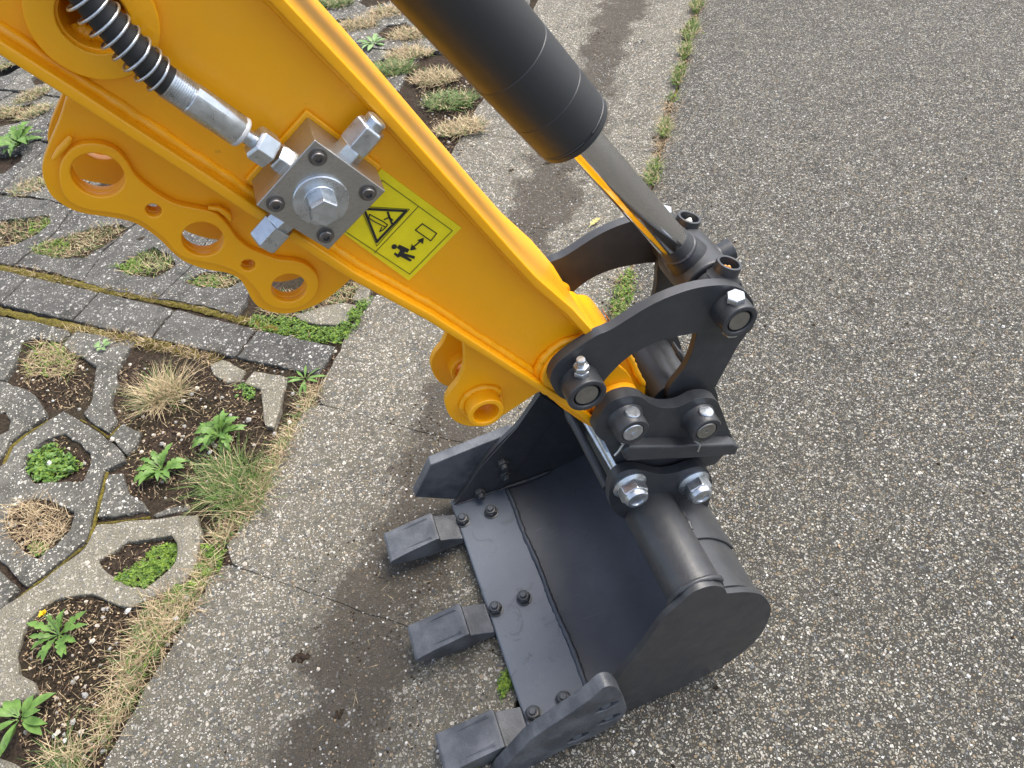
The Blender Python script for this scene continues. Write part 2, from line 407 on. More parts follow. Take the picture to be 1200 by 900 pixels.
# nose of the arm
cast = [(0.1553,0.6738), (0.2222,0.652), (0.2359,0.6412), (0.2522,0.6293), (0.2751,0.5796)] + [(0.2671,0.6072), (0.2773,0.5777), (0.2833,0.552), (0.2943,0.5212), (0.2914,0.489), (0.2759,0.4577), (0.2511,0.4501), (0.227,0.466), (0.2042,0.4952), (0.1778,0.5402), (0.1597,0.579)]
obj('nose_casting', plate(smooth(cast, 4), -.040, .032), 'yellow', arm, .004, 3, 40)
nose2 = [(0.1657,0.6358), (0.1874,0.6513), (0.2182,0.6437), (0.2448,0.6011), (0.2692,0.56), (0.2742,0.5092), (0.2503,0.4795), (0.2241,0.4821), (0.2016,0.5107), (0.1754,0.55), (0.1617,0.5864)]
obj('nose_plate', plate(smooth(nose2, 4), -.052, .052), 'yellow', arm, .004, 3, 40)
hr = 0.0403
obj('pin_hub', ring(c3(pin1, -.0625), Y, hr, .017, .125, 48), 'yellow', arm, .003, 3)
obj('pin_hub', ring(c3(pinA, -.064), Y, .031, .013, .128, 40), 'yellow', arm, .003, 3)
for s in (-1, 1):
    obj('weld_seam', bead([(pin1[0]+(hr+.002)*math.cos(a), s*.053, pin1[1]+(hr+.002)*math.sin(a)) for a in [math.radians(x) for x in range(20, 290, 6)]], .0052, .006, .3), 'yellow', arm, ang=60)
obj('weld_seam', bead([c3(q, -.043) for q in [(0.2603,0.6143), (0.2736,0.5807), (0.2807,0.5545), (0.2916,0.5256)]], .0042, .005, .3), 'yellow', arm, ang=60)
# lower mounting bracket: two plates with doublers, three large and two small holes
br = [(-0.1615,1.0301), (-0.1736,1.0163), (-0.1888,1.0015), (-0.1992,0.9903), (-0.2047,0.9803), (-0.2077,0.9654), (-0.2051,0.9559), (-0.2002,0.9479), (-0.1929,0.9415), (-0.1826,0.9356), (-0.172,0.9295), (-0.1631,0.9223), (-0.1574,0.9135), (-0.1518,0.901), (-0.1476,0.8859), (-0.1409,0.8723), (-0.1274,0.8596), (-0.1152,0.8521), (-0.1074,0.8422), (-0.1055,0.8303), (-0.105,0.8165), (-0.1024,0.8059), (-0.0937,0.7958), (-0.0819,0.7889), (-0.0659,0.7869), (-0.0456,0.79), (-0.0282,0.7975), (-0.0123,0.8065), (0.0134,0.8148), (-0.057,0.9391), (-0.1315,1.0387)]
brs = smooth(br, 4, corners=(0, 27, 28, 29, 30))
dbl = [(-0.1922,0.9803), (-0.1861,0.9894), (-0.1794,0.9952), (-0.1698,0.9994), (-0.1571,0.9977), (-0.1469,0.9905), (-0.1429,0.9791), (-0.142,0.9646), (-0.1354,0.9486), (-0.125,0.9339), (-0.1104,0.9242), (-0.0992,0.9154), (-0.0945,0.9017), (-0.0922,0.8884), (-0.0866,0.8754), (-0.078,0.8658), (-0.0676,0.8562), (-0.055,0.8497), (-0.0458,0.8414), (-0.041,0.8286), (-0.0422,0.8166), (-0.0488,0.8054), (-0.0592,0.7987), (-0.0734,0.7978), (-0.0861,0.8039), (-0.0938,0.8144), (-0.0962,0.83), (-0.1009,0.847), (-0.1133,0.8643), (-0.1308,0.8764), (-0.1423,0.887), (-0.1464,0.9055), (-0.153,0.9217), (-0.1621,0.9331), (-0.1742,0.9412), (-0.1867,0.9478), (-0.195,0.9569), (-0.1965,0.9674)]
dbs = smooth(dbl, 3)
h1, h2, h3, k1, k2 = [(-0.1669,0.9732), (-0.1185,0.8958), (-0.0686,0.8225), (-0.143,0.9333), (-0.0934,0.8589)]
R1, R2, R3 = 0.0181, 0.0165, 0.0157
rk = 0.0058
hs_ = [circle(h1, R1, 40), circle(h2, R2, 36), circle(h3, R3, 36), circle(k1, rk, 20), circle(k2, rk, 20)]
for s in (-1, 1):
    obj('bracket_plate', plate(brs, s*.030, s*.021, hs_), 'yellow', arm, .0012)
    obj('bracket_doubler', plate(dbs, s*.0302, s*.038, hs_), 'yellow', arm, .0016)
ob = offset(bot, -.002)
obj('weld_seam', bead([c3(q, -.034) for q in ob[2:5]], .0045, .005, .25), 'yellow', arm, ang=60)
obj('weld_seam', bead([c3(q, -.036) for q in [(-0.1896,0.9936), (-0.1821,0.9984), (-0.1736,1.0029), (-0.1696,1.0059)]], .0034, .005, .3), 'yellow', arm, ang=60)
obj('weld_seam', bead([c3(q, -.036) for q in [(-0.1034,0.9222), (-0.0962,0.919), (-0.0916,0.9124), (-0.0914,0.9054)]], .0042, .005, .3), 'yellow', arm, ang=60)
# front mounting ears with their bushes
ear = [(0.0797,0.697), (0.0773,0.6758), (0.0737,0.6542), (0.0633,0.6335), (0.0497,0.6193), (0.0429,0.6045), (0.0434,0.5842), (0.0499,0.5666), (0.0646,0.5511), (0.0843,0.5444), (0.1072,0.5512), (0.1521,0.5711), (0.1979,0.5824), (0.1317,0.6685), (0.0987,0.7144)]
ears_ = smooth(ear, 4, corners=(0, 11, 12, 13, 14))
ec, = [(0.0839,0.5903)]
er = 0.0217
for s in (-1, 1):
    obj('lug_plate', plate(ears_, s*.038, s*.029, [circle(ec, er*.68, 28)]), 'yellow', arm, .0014)
    obj('lug_bush', ring(c3(ec, s*.060), (0, -s, 0), er, er*.70, .045, 40), 'yellow', arm, .0016, 3)
    obj('weld_seam', bead([(ec[0]+(er+.002)*math.cos(a), s*.040, ec[1]+(er+.002)*math.sin(a)) for a in [math.radians(x) for x in range(0, 361, 8)]], .0038, .006, .3), 'yellow', arm, ang=60)
obj('weld_seam', bead([c3(q, -.044) for q in offset(bot, -.001)[5:8]], .005, .005, .25), 'yellow', arm, ang=60)

# ------------------------------------------------------------------ safety sticker (flat print on the side plate)
SY = -.0512
stq = [(0.0409,0.9227), (0.098,0.8429), (0.0384,0.8017), (-0.0148,0.8869)]
st = obj('safety_sticker', plate(stq, -WEB-.0002, SY), 'sticker', arm, label='yellow warning sticker with a crush hazard triangle and a person keeping distance')
def ink(name, bm, mat='ink'): return obj(name, bm, mat, st, smoothed=False)
def line(pts, wd, closed=False):
    bms = []; P = [Vector(p) for p in pts]
    if closed: P.append(P[0])
    for a, b in zip(P, P[1:]):
        t = (b-a).normalized(); nrm = Vector((-t.y, t.x))*wd/2; e = t*wd/2
        q = [a-e+nrm, b+e+nrm, b+e-nrm, a-e-nrm]
        bms.append(plate([tuple(x) for x in q], SY-.0001-.00006*len(bms), SY-.0006-.00006*len(bms)))
    return join(*bms)
ink('border_line', line([(0.0391,0.9125), (0.089,0.8431), (0.0409,0.8092), (-0.0061,0.8776)], .0006, True), 'inkthin')
ink('border_line', line([(0.0635,0.8778), (0.0153,0.8437)], .0006), 'inkthin')
ink('hazard_triangle', line([(0.0175,0.8907), (0.052,0.8771), (0.0201,0.8546)], .0022, True))
ink('border_line', line([(0.015,0.8942), (0.0553,0.8778), (0.0189,0.8502)], .0005, True), 'inkthin')
ink('load_picture', line([(0.0207,0.8839), (0.0304,0.873), (0.0333,0.8688), (0.0312,0.8667), (0.0226,0.876), (0.0192,0.8808), (0.0207,0.8839)], .0008))
ink('load_picture', line([(0.0321,0.8673), (0.0284,0.8649), (0.0251,0.8641), (0.0275,0.8675)], .0009))
ink('falling_person', line([(0.0364,0.8804), (0.0367,0.8749), (0.0373,0.8692)], .0019))
ink('falling_person', line([(0.032,0.8747), (0.0364,0.8755), (0.0387,0.872)], .0011))
ink('distance_box', line([(0.0635,0.8595), (0.0742,0.845), (0.0675,0.839), (0.0561,0.8551)], .0009, True))
ink('distance_arrow', line([(0.0595,0.8427), (0.0493,0.837)], .0013))
ink('distance_arrow', plate([(0.0618,0.8443), (0.0598,0.8382), (0.056,0.8439)], SY-.0001, SY-.0009))
ink('distance_arrow', plate([(0.0469,0.8354), (0.0529,0.8347), (0.0498,0.8412)], SY-.0001, SY-.0009))
ph, = [(0.0338,0.8442)]
ink('person_picture', plate(circle(ph, 0.0025, 16), SY-.0001, SY-.0008))
ink('person_picture', plate([(0.0388,0.8446), (0.0464,0.8366), (0.0437,0.8336), (0.0425,0.8355), (0.0405,0.8342), (0.0497,0.8274), (0.0488,0.8247), (0.0421,0.8302), (0.0462,0.8242), (0.0443,0.8233), (0.0368,0.8321), (0.0342,0.8315), (0.0317,0.8364), (0.0332,0.8378), (0.035,0.8347), (0.0382,0.8385), (0.0359,0.8423)], SY-.0001, SY-.0008))

# ------------------------------------------------------------------ valve block on the arm
blk = thing('valve_block', (-0.0137,-0.05,0.9127), 'square machined steel valve block with hex plugs bolted to the side of the yellow arm', 'valve block')
BF = -.093
sq = [(-0.0035,0.9845), (0.0366,0.9276), (-0.021,0.8894), (-0.0608,0.9459)]
bcx, bcz = sum(p[0] for p in sq)/4, sum(p[1] for p in sq)/4
base = [((p[0]-bcx)*1.10+bcx, (p[1]-bcz)*1.10+bcz) for p in sq]
obj('mounting_pad', plate(base, -.0505, -.055), 'yellow', arm, .0015)
obj('block_body', plate(sq, -.0552, BF), 'nickel', blk, .0009)
dc, = [(-0.0136,0.9356)]
dr = 0.0218
obj('washer', lathe(c3(dc, BF), NY, [(dr, 0), (dr, .0022), (dr*.96, .0030), (dr*.62, .0030), (dr*.6, .0036), (dr*.55, .0036)], 48), 'zinc', blk)
obj('centre_plug', hexhead(c3(dc, BF-.0035), NY, 0.0124, .0165, .3), 'zinc', blk, .0006)
sc0 = None
for c in [(-0.0054,0.9711), (0.0227,0.9311), (-0.0467,0.9435), (-0.0193,0.9042)]:
    if not sc0:
        sc0 = True
    rs = 0.0063
    h = obj('cap_screw', lathe(c3(c, BF), NY, [(rs*1.12, 0), (rs*1.12, .0012), (rs*.86, .0013), (rs*.86, .0042), (rs*.76, .0050), (rs*.42, .0050), (rs*.38, .0022), (0, .0022)], 24, close=False), 'socket', blk)
CY = -.073
def fit(name, mat, a, b, prof, n=6, ph=0.0, parent=None):
    """turned or hex fitting along the line a-b (two points); prof = [(radius, fraction)]"""
    a, b = Vector(a), Vector(b); L = (b-a).length
    return obj(name, lathe(a, b-a, [(r, f*L) for r, f in prof], n, ph), mat, parent or blk, .0007 if n == 6 else 0, ang=30)
# plug at the upper right
A_, B_ = (0.0092,-0.073,0.951), (0.0423,-0.073,0.9758)
fit('lock_nut', 'zinc', A_, (0.0244,-0.073,0.9614), [(.0118, 0), (.0118, .85), (.0105, 1)], 6, .2)
fit('port_plug', 'zinc', (0.0236,-0.073,0.9609), (0.041,-0.073,0.9733), [(.0135, 0), (.0135, .93), (.012, 1)], 6, .5)
fit('plug_end', 'zinc', (0.0402,-0.073,0.9728), (0.0468,-0.073,0.9774), [(.0085, 0), (.0085, .85), (.007, 1)], 20)
# plug at the lower left
fit('lock_nut', 'zinc', (-0.0401,-0.073,0.9208), (-0.0546,-0.073,0.9131), [(.0118, 0), (.0118, .85), (.0105, 1)], 6, .2)
fit('port_plug', 'zinc', (-0.0512,-0.073,0.9128), (-0.0696,-0.073,0.9003), [(.0138, 0), (.0138, .9), (.012, 1)], 6, .45)
# hose end at the upper left
ha = thing('hydraulic_hose', (-0.0854,-0.073,1.0362), 'black hose wrapped in a steel coil with long zinc fitting on the valve block', 'hydraulic hose')
fit('lock_nut', 'zinc', (-0.0269,-0.073,0.959), (-0.0354,-0.073,0.9711), [(.0118, 0), (.0118, .8), (.010, 1)], 6, .3, ha)
fit('union_nut', 'zinc', (-0.0374,-0.073,0.9732), (-0.0468,-0.073,0.9866), [(.0125, 0), (.0138, .08), (.0138, .85), (.011, 1)], 6, .1, ha)
fit('swivel_neck', 'zinc', (-0.0461,-0.073,0.985), (-0.0552,-0.073,0.998), [(.0058, 0), (.0058, 1)], 20, 0, ha)
fit('clear_ring', 'plastic', (-0.0518,-0.073,0.9936), (-0.0538,-0.073,0.9966), [(.0110, 0), (.0117, .3), (.0117, .8), (.0108, 1)], 32, 0, ha)
fit('long_sleeve', 'zinc', (-0.0535,-0.073,0.9958), (-0.0764,-0.073,1.0285), [(.0112, 0), (.0118, .04), (.0118, .97), (.0108, 1)], 12, .2, ha)
crimp = [(.0112, 0)]
for k in range(10): crimp += [(.0112, .02+k*.095), (.0105, .02+k*.095+.02), (.0105, .02+k*.095+.05), (.0112, .02+k*.095+.07)]
fit('crimp_collar', 'zinc', (-0.076,-0.073,1.028), (-0.0854,-0.073,1.0416), crimp + [(.0112, 1)], 32, 0, ha)
hp = [(-0.085,-0.073,1.0412), (-0.0906,-0.074,1.053), (-0.0949,-0.075,1.0654), (-0.0992,-0.075,1.077), (-0.1032,-0.075,1.0887), (-0.1065,-0.075,1.0998), (-0.1097,-0.075,1.1125), (-0.113,-0.074,1.1273)]
hv = [Vector(p) for p in hp]
ext = (hv[-1]-hv[-3]).normalized(); hv += [hv[-1]+ext*.08, hv[-1]+ext*.2+Vector((0, .03, .02))]
hpath = []
for i in range(len(hv)-1):
    p0, p1, p2, p3 = hv[max(i-1, 0)], hv[i], hv[i+1], hv[min(i+2, len(hv)-1)]
    for k in range(8):
        t = k/8
        hpath.append(.5*((2*p1)+(p2-p0)*t+(2*p0-5*p1+4*p2-p3)*t*t+(3*p1-p0-3*p2+p3)*t*t*t))
hpath.append(hv[-1])
obj('rubber_hose', sweep(hpath, .0104, 24), 'rubber', ha, ang=60)
# steel coil round the hose
cum = [0]
for a, b in zip(hpath, hpath[1:]): cum.append(cum[-1]+(b-a).length)
Lh = cum[-1]; pitch = .0088; coil = []; tot = int(Lh/pitch*22)
j = 0
for i in range(tot):
    s_ = .004 + (Lh-.008)*i/tot
    while cum[j+1] < s_: j += 1
    c = hpath[j].lerp(hpath[j+1], (s_-cum[j])/(cum[j+1]-cum[j])); t = (hpath[j+1]-hpath[j]).normalized()
    _, u, v = frame(t); ph_ = 2*math.pi*i/22
    c = c + Vector((-.0011, 0, -.0011))*min(1, s_/.03)
    coil.append(c + (u*math.cos(ph_) + v*math.sin(ph_))*(.0118+.0012*min(1, s_/.02)))
obj('spring_coil', sweep(coil, .00105, 6), 'zinc', ha, ang=80)

# ------------------------------------------------------------------ hydraulic cylinder
E0 = Vector((0.2309,0,0.878)); ax = (Vector((0.342,0,0.7072)) - Vector((0.2476,0,0.853))).normalized()
cyl = thing('hydraulic_cylinder', tuple(E0), 'thick dark hydraulic cylinder with bright chromed rod, above the yellow arm', 'hydraulic cylinder')
rb = .0395; dA = (Vector((0.204,0,0.9199))-E0).length; dB = (Vector((0.1761,0,0.9634))-E0).length
prof = [(.019, 0), (rb*.93, 0), (rb*.985, .002), (rb*.985, .0075), (rb*.955, .0080), (rb*.955, .0110), (rb, .0115), (rb, dA-.0006), (rb*.988, dA), (rb, dA+.0006), (rb, dB), (rb*.988, dB+.0006), (rb*.99, dB+.0013), (rb*.995, dB+.002), (rb*.995, .75)]
obj('barrel', lathe(E0, -ax, prof, 72), 'barrel', cyl, ang=25)
obj('gland_ring', sweep([E0-ax*.0095+(frame(ax)[1]*math.cos(a)+frame(ax)[2]*math.sin(a))*rb*.975 for a in [2*math.pi*k/64 for k in range(62)]], .0012, 6), 'char', cyl, ang=80)
rend = Vector((0.3409,0,0.7088)); Lr = (rend-E0).length
rr = 0.0189
obj('chrome_rod', lathe(E0-ax*.02, ax, [(rr, 0), (rr, Lr+.02)], 48), 'chrome', cyl, ang=30)
eye = Vector((pin2[0], 0, pin2[1]))
obj('rod_collar', lathe(rend, ax, [(rr*1.01, 0), (rr*1.05, .002), (rr*1.05, .018), (rr*1.25, .026), (rr*1.38, .045), (rr*1.2, (eye-rend).length)], 48), 'char', cyl, ang=40)
obj('rod_eye', ring((pin2[0], -.0355, pin2[1]), Y, .0335, .014, .071, 56), 'char', cyl, .0035, 3)
gd = Vector((1, 0, .28)).normalized(); g0 = eye + gd*.029
obj('grease_tube', pipe(tuple(g0+gd*.0), gd, .0135, .0105, .019, 28), 'char', cyl, .0008)
obj('weld_fillet', lathe(g0-gd*.004, gd, [(.0185, 0), (.0145, .004), (.0133, .008)], 28), 'char', cyl)
wb = rend + ax*.019
obj('weld_fillet', sweep([wb+(frame(ax)[1]*math.cos(a)+frame(ax)[2]*math.sin(a))*rr*1.04 for a in [2*math.pi*k/40 for k in range(41)]], .003, 8, .12), 'char', cyl, ang=80)

# ------------------------------------------------------------------ curved links
LO, LI = -.0756, -.063
lk = [(0.1605,0.6228), (0.1617,0.6392), (0.1719,0.6541), (0.1935,0.6661), (0.2178,0.6755), (0.2359,0.6783), (0.2838,0.6956), (0.3279,0.6993), (0.3665,0.6906), (0.39,0.6767), (0.4054,0.6568), (0.414,0.6336), (0.4161,0.6108), (0.4066,0.5978), (0.3885,0.5983), (0.3642,0.6184), (0.3404,0.6283), (0.293,0.6344), (0.2552,0.6258), (0.2275,0.6022), (0.2174,0.5845), (0.2042,0.5754), (0.1851,0.5815), (0.169,0.5967)]
lks = smooth(lk, 4)
def link(s, label):
    t = thing('curved_link', (pin1[0], s*.069, pin1[1]), label, 'linkage bar')
    o = obj('link_plate', plate(lks, s*.0756, s*.063), 'char', t, .0016, 2)
    bl = .029
    for c, r, rp in ((pin1, 0.0232, .0145), (pin2, 0.0217, .0135)):
        obj('pin_boss', ring(c3(c, s*.0745), (0, s, 0), r, rp*1.12, bl, 48), 'char', t, .0020, 3)
        obj('pin_end', lathe(c3(c, s*.06), (0, s, 0), [(rp, 0), (rp, .0395), (rp*.93, .0415)], 40), 'pinend', t, ang=30)
        a = Vector(c3(c, s*.088))
        obj('bolt_shank', lathe(a-Vector((0, 0, r+.006)), (0, 0, 1), [(.0048, 0), (.0048, 2*r+.012)], 16), 'zinc', t)
    r1, r2 = 0.0232, 0.0217
    a = Vector(c3(pin1, s*.088)) + Vector((0, 0, r1-.0005))
    obj('hex_nut', hexhead(a, (0, 0, 1), .0096, .0065, .2), 'zinc', t, .0006)
    obj('hex_nut', hexhead(a+Vector((0, 0, .0072)), (0, 0, 1), .0094, .0068, .6), 'zinc', t, .0006)
    obj('bolt_end', lathe(a+Vector((0, 0, .013)), (0, 0, 1), [(.0052, 0), (.0052, .0095), (.0044, .0105)], 16), 'zinc', t)
    b = Vector(c3(pin2, s*.088)) + Vector((0, 0, r2-.001))
    obj('bolt_head', hexhead(b, (0, 0, 1), .0112, .0075, .1), 'zinc', t, .0006)
    obj('hex_nut', hexhead(Vector(c3(pin2, s*.088)) - Vector((0, 0, r2+.001)), (0, 0, -1), .0098, .008, .3), 'zinc', t, .0006)
    return t
link(-1, 'near curved charcoal link bar with two round pin bosses facing the camera')
link(1, 'far curved charcoal link bar, arching behind the chromed rod')

# ------------------------------------------------------------------ tipping yoke (two plates, cross tube, collars with grease cups)
yk = thing('tipping_yoke', (pin2[0], 0, pin2[1]), 'charcoal yoke with cross tube and two open grease cups at the rod end', 'linkage yoke')
hpl = [(0.3515,0.6329), (0.3504,0.6041), (0.3468,0.5765), (0.3382,0.5513), (0.3252,0.5335), (0.3168,0.513), (0.3236,0.4704), (0.3431,0.4336), (0.3726,0.4149), (0.3921,0.4276), (0.3934,0.4665), (0.3859,0.4923), (0.412,0.5619), (0.423,0.5854), (0.4156,0.6236), (0.3918,0.6556), (0.3674,0.6625)]
hps = smooth(hpl, 3, corners=(11, 12))
cupd = Vector((.34, 0, .94)).normalized()
for s in (-1, 1):
    obj('yoke_plate', plate(hps, s*.058, s*.048), 'char', yk, .0014)
    obj('collar', ring((pin2[0], s*.061, pin2[1]), (0, -s, 0), .0285, .014, .0235, 48), 'char', yk, .003, 3)
    cb = Vector((pin2[0], s*.0475, pin2[1])) + cupd*.0255
    cu = obj('grease_cup', pipe(cb, cupd, .0150, .0115, .0155, 36), 'char', yk, .0008)
    obj('weld_fillet', lathe(cb-cupd*.003, cupd, [(.0200, 0), (.0165, .003), (.0149, .007)], 32), 'char', yk)
    for k in range(3):
        q = cb+cupd*(.0055+.001*k)+Vector((random.uniform(-.004, .004), random.uniform(-.004, .004), 0))
        obj('grease_nipple' if k == 0 else 'grease_blob', lathe(q, cupd, [(.0035, 0), (.0042, .002), (.003, .004), (.0015, .006)], 10), 'grease' if s < 0 else 'greypin', cu)
obj('cross_tube', lathe(c3((pinB[0]-.022, pinB[1]+.012), -.049), Y, [(.0255, 0), (.0255, .098)], 48), 'char', yk, ang=30)
obj('weld_seam', bead([(0.346,-0.01,0.5505), (0.3472,-0.02,0.5452), (0.3498,-0.03,0.5379), (0.3511,-0.04,0.5311)], .0042, .004, .3), 'char', yk, ang=60)
obj('pivot_tube', ring(c3(pinB, -.062), Y, .0245, .0125, .124, 40), 'char', yk, .003, 3)

# ------------------------------------------------------------------ quick coupler
qc = thing('quick_coupler', (pinA[0], 0, pinA[1]), 'black quick coupler with two pin bosses, between arm nose and bucket nuts', 'quick coupler')
cp = [(0.2066,0.5223), (0.2128,0.5456), (0.2209,0.5609), (0.233,0.5691), (0.2516,0.568), (0.2683,0.557), (0.2823,0.5376), (0.3,0.5225), (0.3213,0.5155), (0.3409,0.5192), (0.3602,0.5133), (0.3748,0.4981), (0.3848,0.471), (0.396,0.4368), (0.4115,0.3911), (0.4097,0.3724), (0.3311,0.4123), (0.2534,0.452), (0.2344,0.4766), (0.2162,0.5003)]
cps = smooth(cp, 4, corners=(14, 15))
ledge = [(0.2355,0.4832), (0.2459,0.4901), (0.3205,0.4526), (0.3983,0.4155), (0.4086,0.4043), (0.4028,0.388), (0.3222,0.4237), (0.2413,0.462)]
hook = [(0.2171,0.5063), (0.2418,0.4108), (0.2646,0.3678), (0.3314,0.3387), (0.3655,0.3324), (0.3976,0.3254), (0.4145,0.3476), (0.4004,0.4044), (0.2875,0.4884)]
for s in (-1, 1):
    obj('cheek_plate', plate(cps, s*.084, s*.068), 'char', qc, .0042, 4, 40)
    obj('foot_ledge', plate(ledge, s*.100, s*.064), 'char', qc, .0035, 3, 40)
    obj('lower_jaw', plate(hook, s*.066, s*.050), 'char', qc, .002)
    for c, r, rp in ((pinA, 0.021, 0.0133), (pinB, 0.0211, 0.0135)):
        bs = obj('pin_boss', lathe(c3(c, s*.083), (0, s, 0), [(r*1.22, -.002), (r*1.08, .004), (r*1.0, .009), (r, .0235), (r*.93, .0255), (rp*1.08, .0255), (rp*1.05, .020), (0, .020)], 48, close=False), 'char', qc, ang=50)
        obj('pin_end', lathe(c3(c, s*.100), (0, s, 0), [(rp, 0), (rp, .0078), (rp*.95, .0088), (.0024, .0088), (.0020, .0070), (0, .0070)], 40, close=False), 'zinc' if c is pinA else 'pinend', qc, ang=30)
        td = Vector((.25, 0, .97)).normalized()
        tb = Vector(c3(c, s*.0935)) + td*(r-.0015)
        obj('bolt_head', lathe(tb, td, [(.0098, 0), (.0098, .0022), (.0088, .0032), (0, .0034)], 28, close=False), 'zinc', qc, ang=40)
        # split pin hanging under each boss
        q = Vector(c3(c, s*.103)) - Vector((.010, 0, r+.001))
        obj('split_pin', sweep([q+Vector((-.004, 0, .004)), q+Vector((0, -.001*-s, 0)), q+Vector((.006, s*.001, -.010)), q+Vector((.003, s*.0015, -.0215))] if c is pinB else [q+Vector((-.003, 0, .002)), q, q+Vector((-.008, s*.001, -.012)), q+Vector((-.013, s*.001, -.017))], .0013, 6), 'zinc', qc)
obj('coupler_body', plate([(0.2292,0.4818), (0.2487,0.3965), (0.2786,0.3556), (0.3543,0.318), (0.4048,0.3118), (0.4093,0.3513), (0.3744,0.4124), (0.2959,0.4573)], -.050, .050), 'char', qc, .003)
obj('adjust_rod', sweep([(0.239,0.045,0.3856), (0.2423,-0.07,0.3857)], .0042, 12), 'zinc', qc)
obj('latch_plate', plate([(0.2344,0.4297), (0.2447,0.4395), (0.2618,0.3722), (0.2535,0.3455)], -.03, .02), 'zinc', qc, .001)

# ------------------------------------------------------------------ bucket
bk = thing('digger_bucket', (.2, 0, 0), 'charcoal steel digger bucket with three teeth lying on the gutter and asphalt', 'digger bucket')
near = [(0.0281,-0.0071), (0.0563,0.0263), (0.1315,0.082), (0.1558,0.137), (0.1759,0.1787), (0.2012,0.2273), (0.2293,0.2931), (0.2533,0.3242), (0.2655,0.3388), (0.2807,0.3439), (0.2992,0.3385), (0.3156,0.3206), (0.3228,0.2997), (0.3362,0.2922), (0.3542,0.2801), (0.3782,0.2559), (0.3973,0.2168), (0.4062,0.1773), (0.4023,0.1104), (0.3779,0.065), (0.3414,0.0338), (0.2759,0.014), (0.2141,0.005), (0.1788,0.0071), (0.1146,-0.0027), (0.0478,-0.0305)]
ns = smooth(near, 4, corners=(0, 12, 25))
obj('near_side_plate', plate(ns, -.240, -.231), 'char', bk, .0012)
ffront = [(0.026,0.016), (0.0452,0.0374), (0.0936,0.1065), (0.1292,0.1459), (0.1753,0.1856), (0.2034,0.2202), (0.2258,0.2537)]
far = ffront + [(.253,.30),(.281,.335),(.321,.30)] + [tuple(p) for p in near[13:]]
obj('far_side_plate', plate(smooth(far, 3, corners=(0, 6, 9, len(far)-1)), .231, .240), 'char', bk, .0012)
# inner doubler along the far side plate's front edge
dbf = [ffront[0], ffront[2], ffront[4], ffront[6]] + [(0.2657,0.1931), (0.2296,0.1566), (0.1648,0.0684), (0.1292,0.0193)]
obj('edge_doubler', plate(dbf, .2309, .2275), 'char', bk, .0008)
lipz = .016
inner = [(.131,.0155),(.160,.0135),(.20,.014),(.24,.020),(.29,.030),(.33,.046),(.362,.072),(.384,.110),(.393,.150),(.394,.18),(.384,.215),(.366,.247),(.342,.266),(.312,.283)]
ins = smooth(inner, 4, closed=False)
outer_ = offset(ins, -.006)
obj('bucket_shell', plate(ins + outer_[::-1], -.2311, .2311), 'plate', bk, .0006)
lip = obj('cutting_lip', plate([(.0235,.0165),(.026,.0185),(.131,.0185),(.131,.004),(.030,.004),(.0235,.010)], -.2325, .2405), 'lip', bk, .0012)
obj('weld_seam', bead([(.1345+.0012*math.sin(y*40), y, .0188) for y in [-.23+.46*k/40 for k in range(41)]], .0048, .0045, .35), 'plate', bk, ang=60)
obj('weld_seam', bead([(x, .2285, .0175 if x < .2 else .0175+(x-.2)*.1) for x in [.03+.02*k for k in range(11)]], .0040, .0045, .35), 'char', bk, ang=60)
obj('weld_seam', bead([(x, -.2290, .0175 if x < .2 else .0175+(x-.2)*.1) for x in [.03+.02*k for k in range(11)]], .0035, .0045, .35), 'char', bk, ang=60)
tc = (.284, .303); tr = .0385
obj('torque_tube', lathe((tc[0], -.2309, tc[1]), Y, [(tr, 0), (tr, .4618)], 64), 'char', bk, ang=30)
obj('weld_seam', bead([(tc[0]+(tr+.001)*math.cos(a), -.2285, tc[1]+(tr+.001)*math.sin(a)) for a in [math.radians(x) for x in range(20, 200, 6)]], .0040, .0045, .3), 'char', bk, ang=60)
bp = [(.318,.305),(.345,.290),(.370,.262),(.386,.233)]
bpi = offset(smooth(bp, 4, closed=False), -.004)
obj('back_doubler', plate(smooth(bp, 4, closed=False) + bpi[::-1], -.2308, .2308), 'char', bk, .0008)
obj('back_panel', plate(offset(smooth(bp, 4, closed=False), .004) + smooth(bp, 4, closed=False)[::-1], -.155, .155), 'char', bk, .0012)
obj('weld_seam', bead([(.3235, y, .3070) for y in [-.14+.19*k/14 for k in range(15)]], .0042, .0045, .35), 'char', bk, ang=60)
# ears
earp = [(0.2296,0.3304), (0.2224,0.3672), (0.2241,0.3972), (0.2305,0.4136), (0.2416,0.4211), (0.2576,0.4181), (0.2752,0.4044), (0.2985,0.3834), (0.3221,0.3743), (0.3415,0.3736), (0.3603,0.3674), (0.3753,0.3467), (0.3841,0.3097), (0.3834,0.272), (0.3777,0.2402), (0.3502,0.2032), (0.3057,0.2315), (0.2561,0.2868)]
es = smooth(earp, 4)
for s in (-1, 1):
    e = obj('mounting_ear', plate(es, s*.086, s*.072), 'char', bk, .0018)
    for c in (nutA, nutB):
        big = 1.0
        rw = 0.0243
        wsh = obj('flange_washer', lathe(c3(c, s*.0862), (0, s, 0), [(rw, 0), (rw, .0025), (rw*.88, .005), (rw*.8, .0062)], 40), 'zinc', bk, ang=30)
        obj('lock_nut', hexhead(c3(c, s*.0915), (0, s, 0), 0.0203, .0165, .35), 'zinc', bk, .0012)
        obj('nut_collar', lathe(c3(c, s*.107), (0, s, 0), [(rw*.70, 0), (rw*.68, .004), (rw*.60, .007), (rw*.44, .0072), (rw*.43, .0055), (0, .0058)], 36, close=False), 'zinc', bk, ang=50)
for c in (nutA, nutB):
    obj('hinge_pin', lathe(c3(c, -.0725), Y, [(.0125, 0), (.0125, .145)], 32), 'zinc', bk)
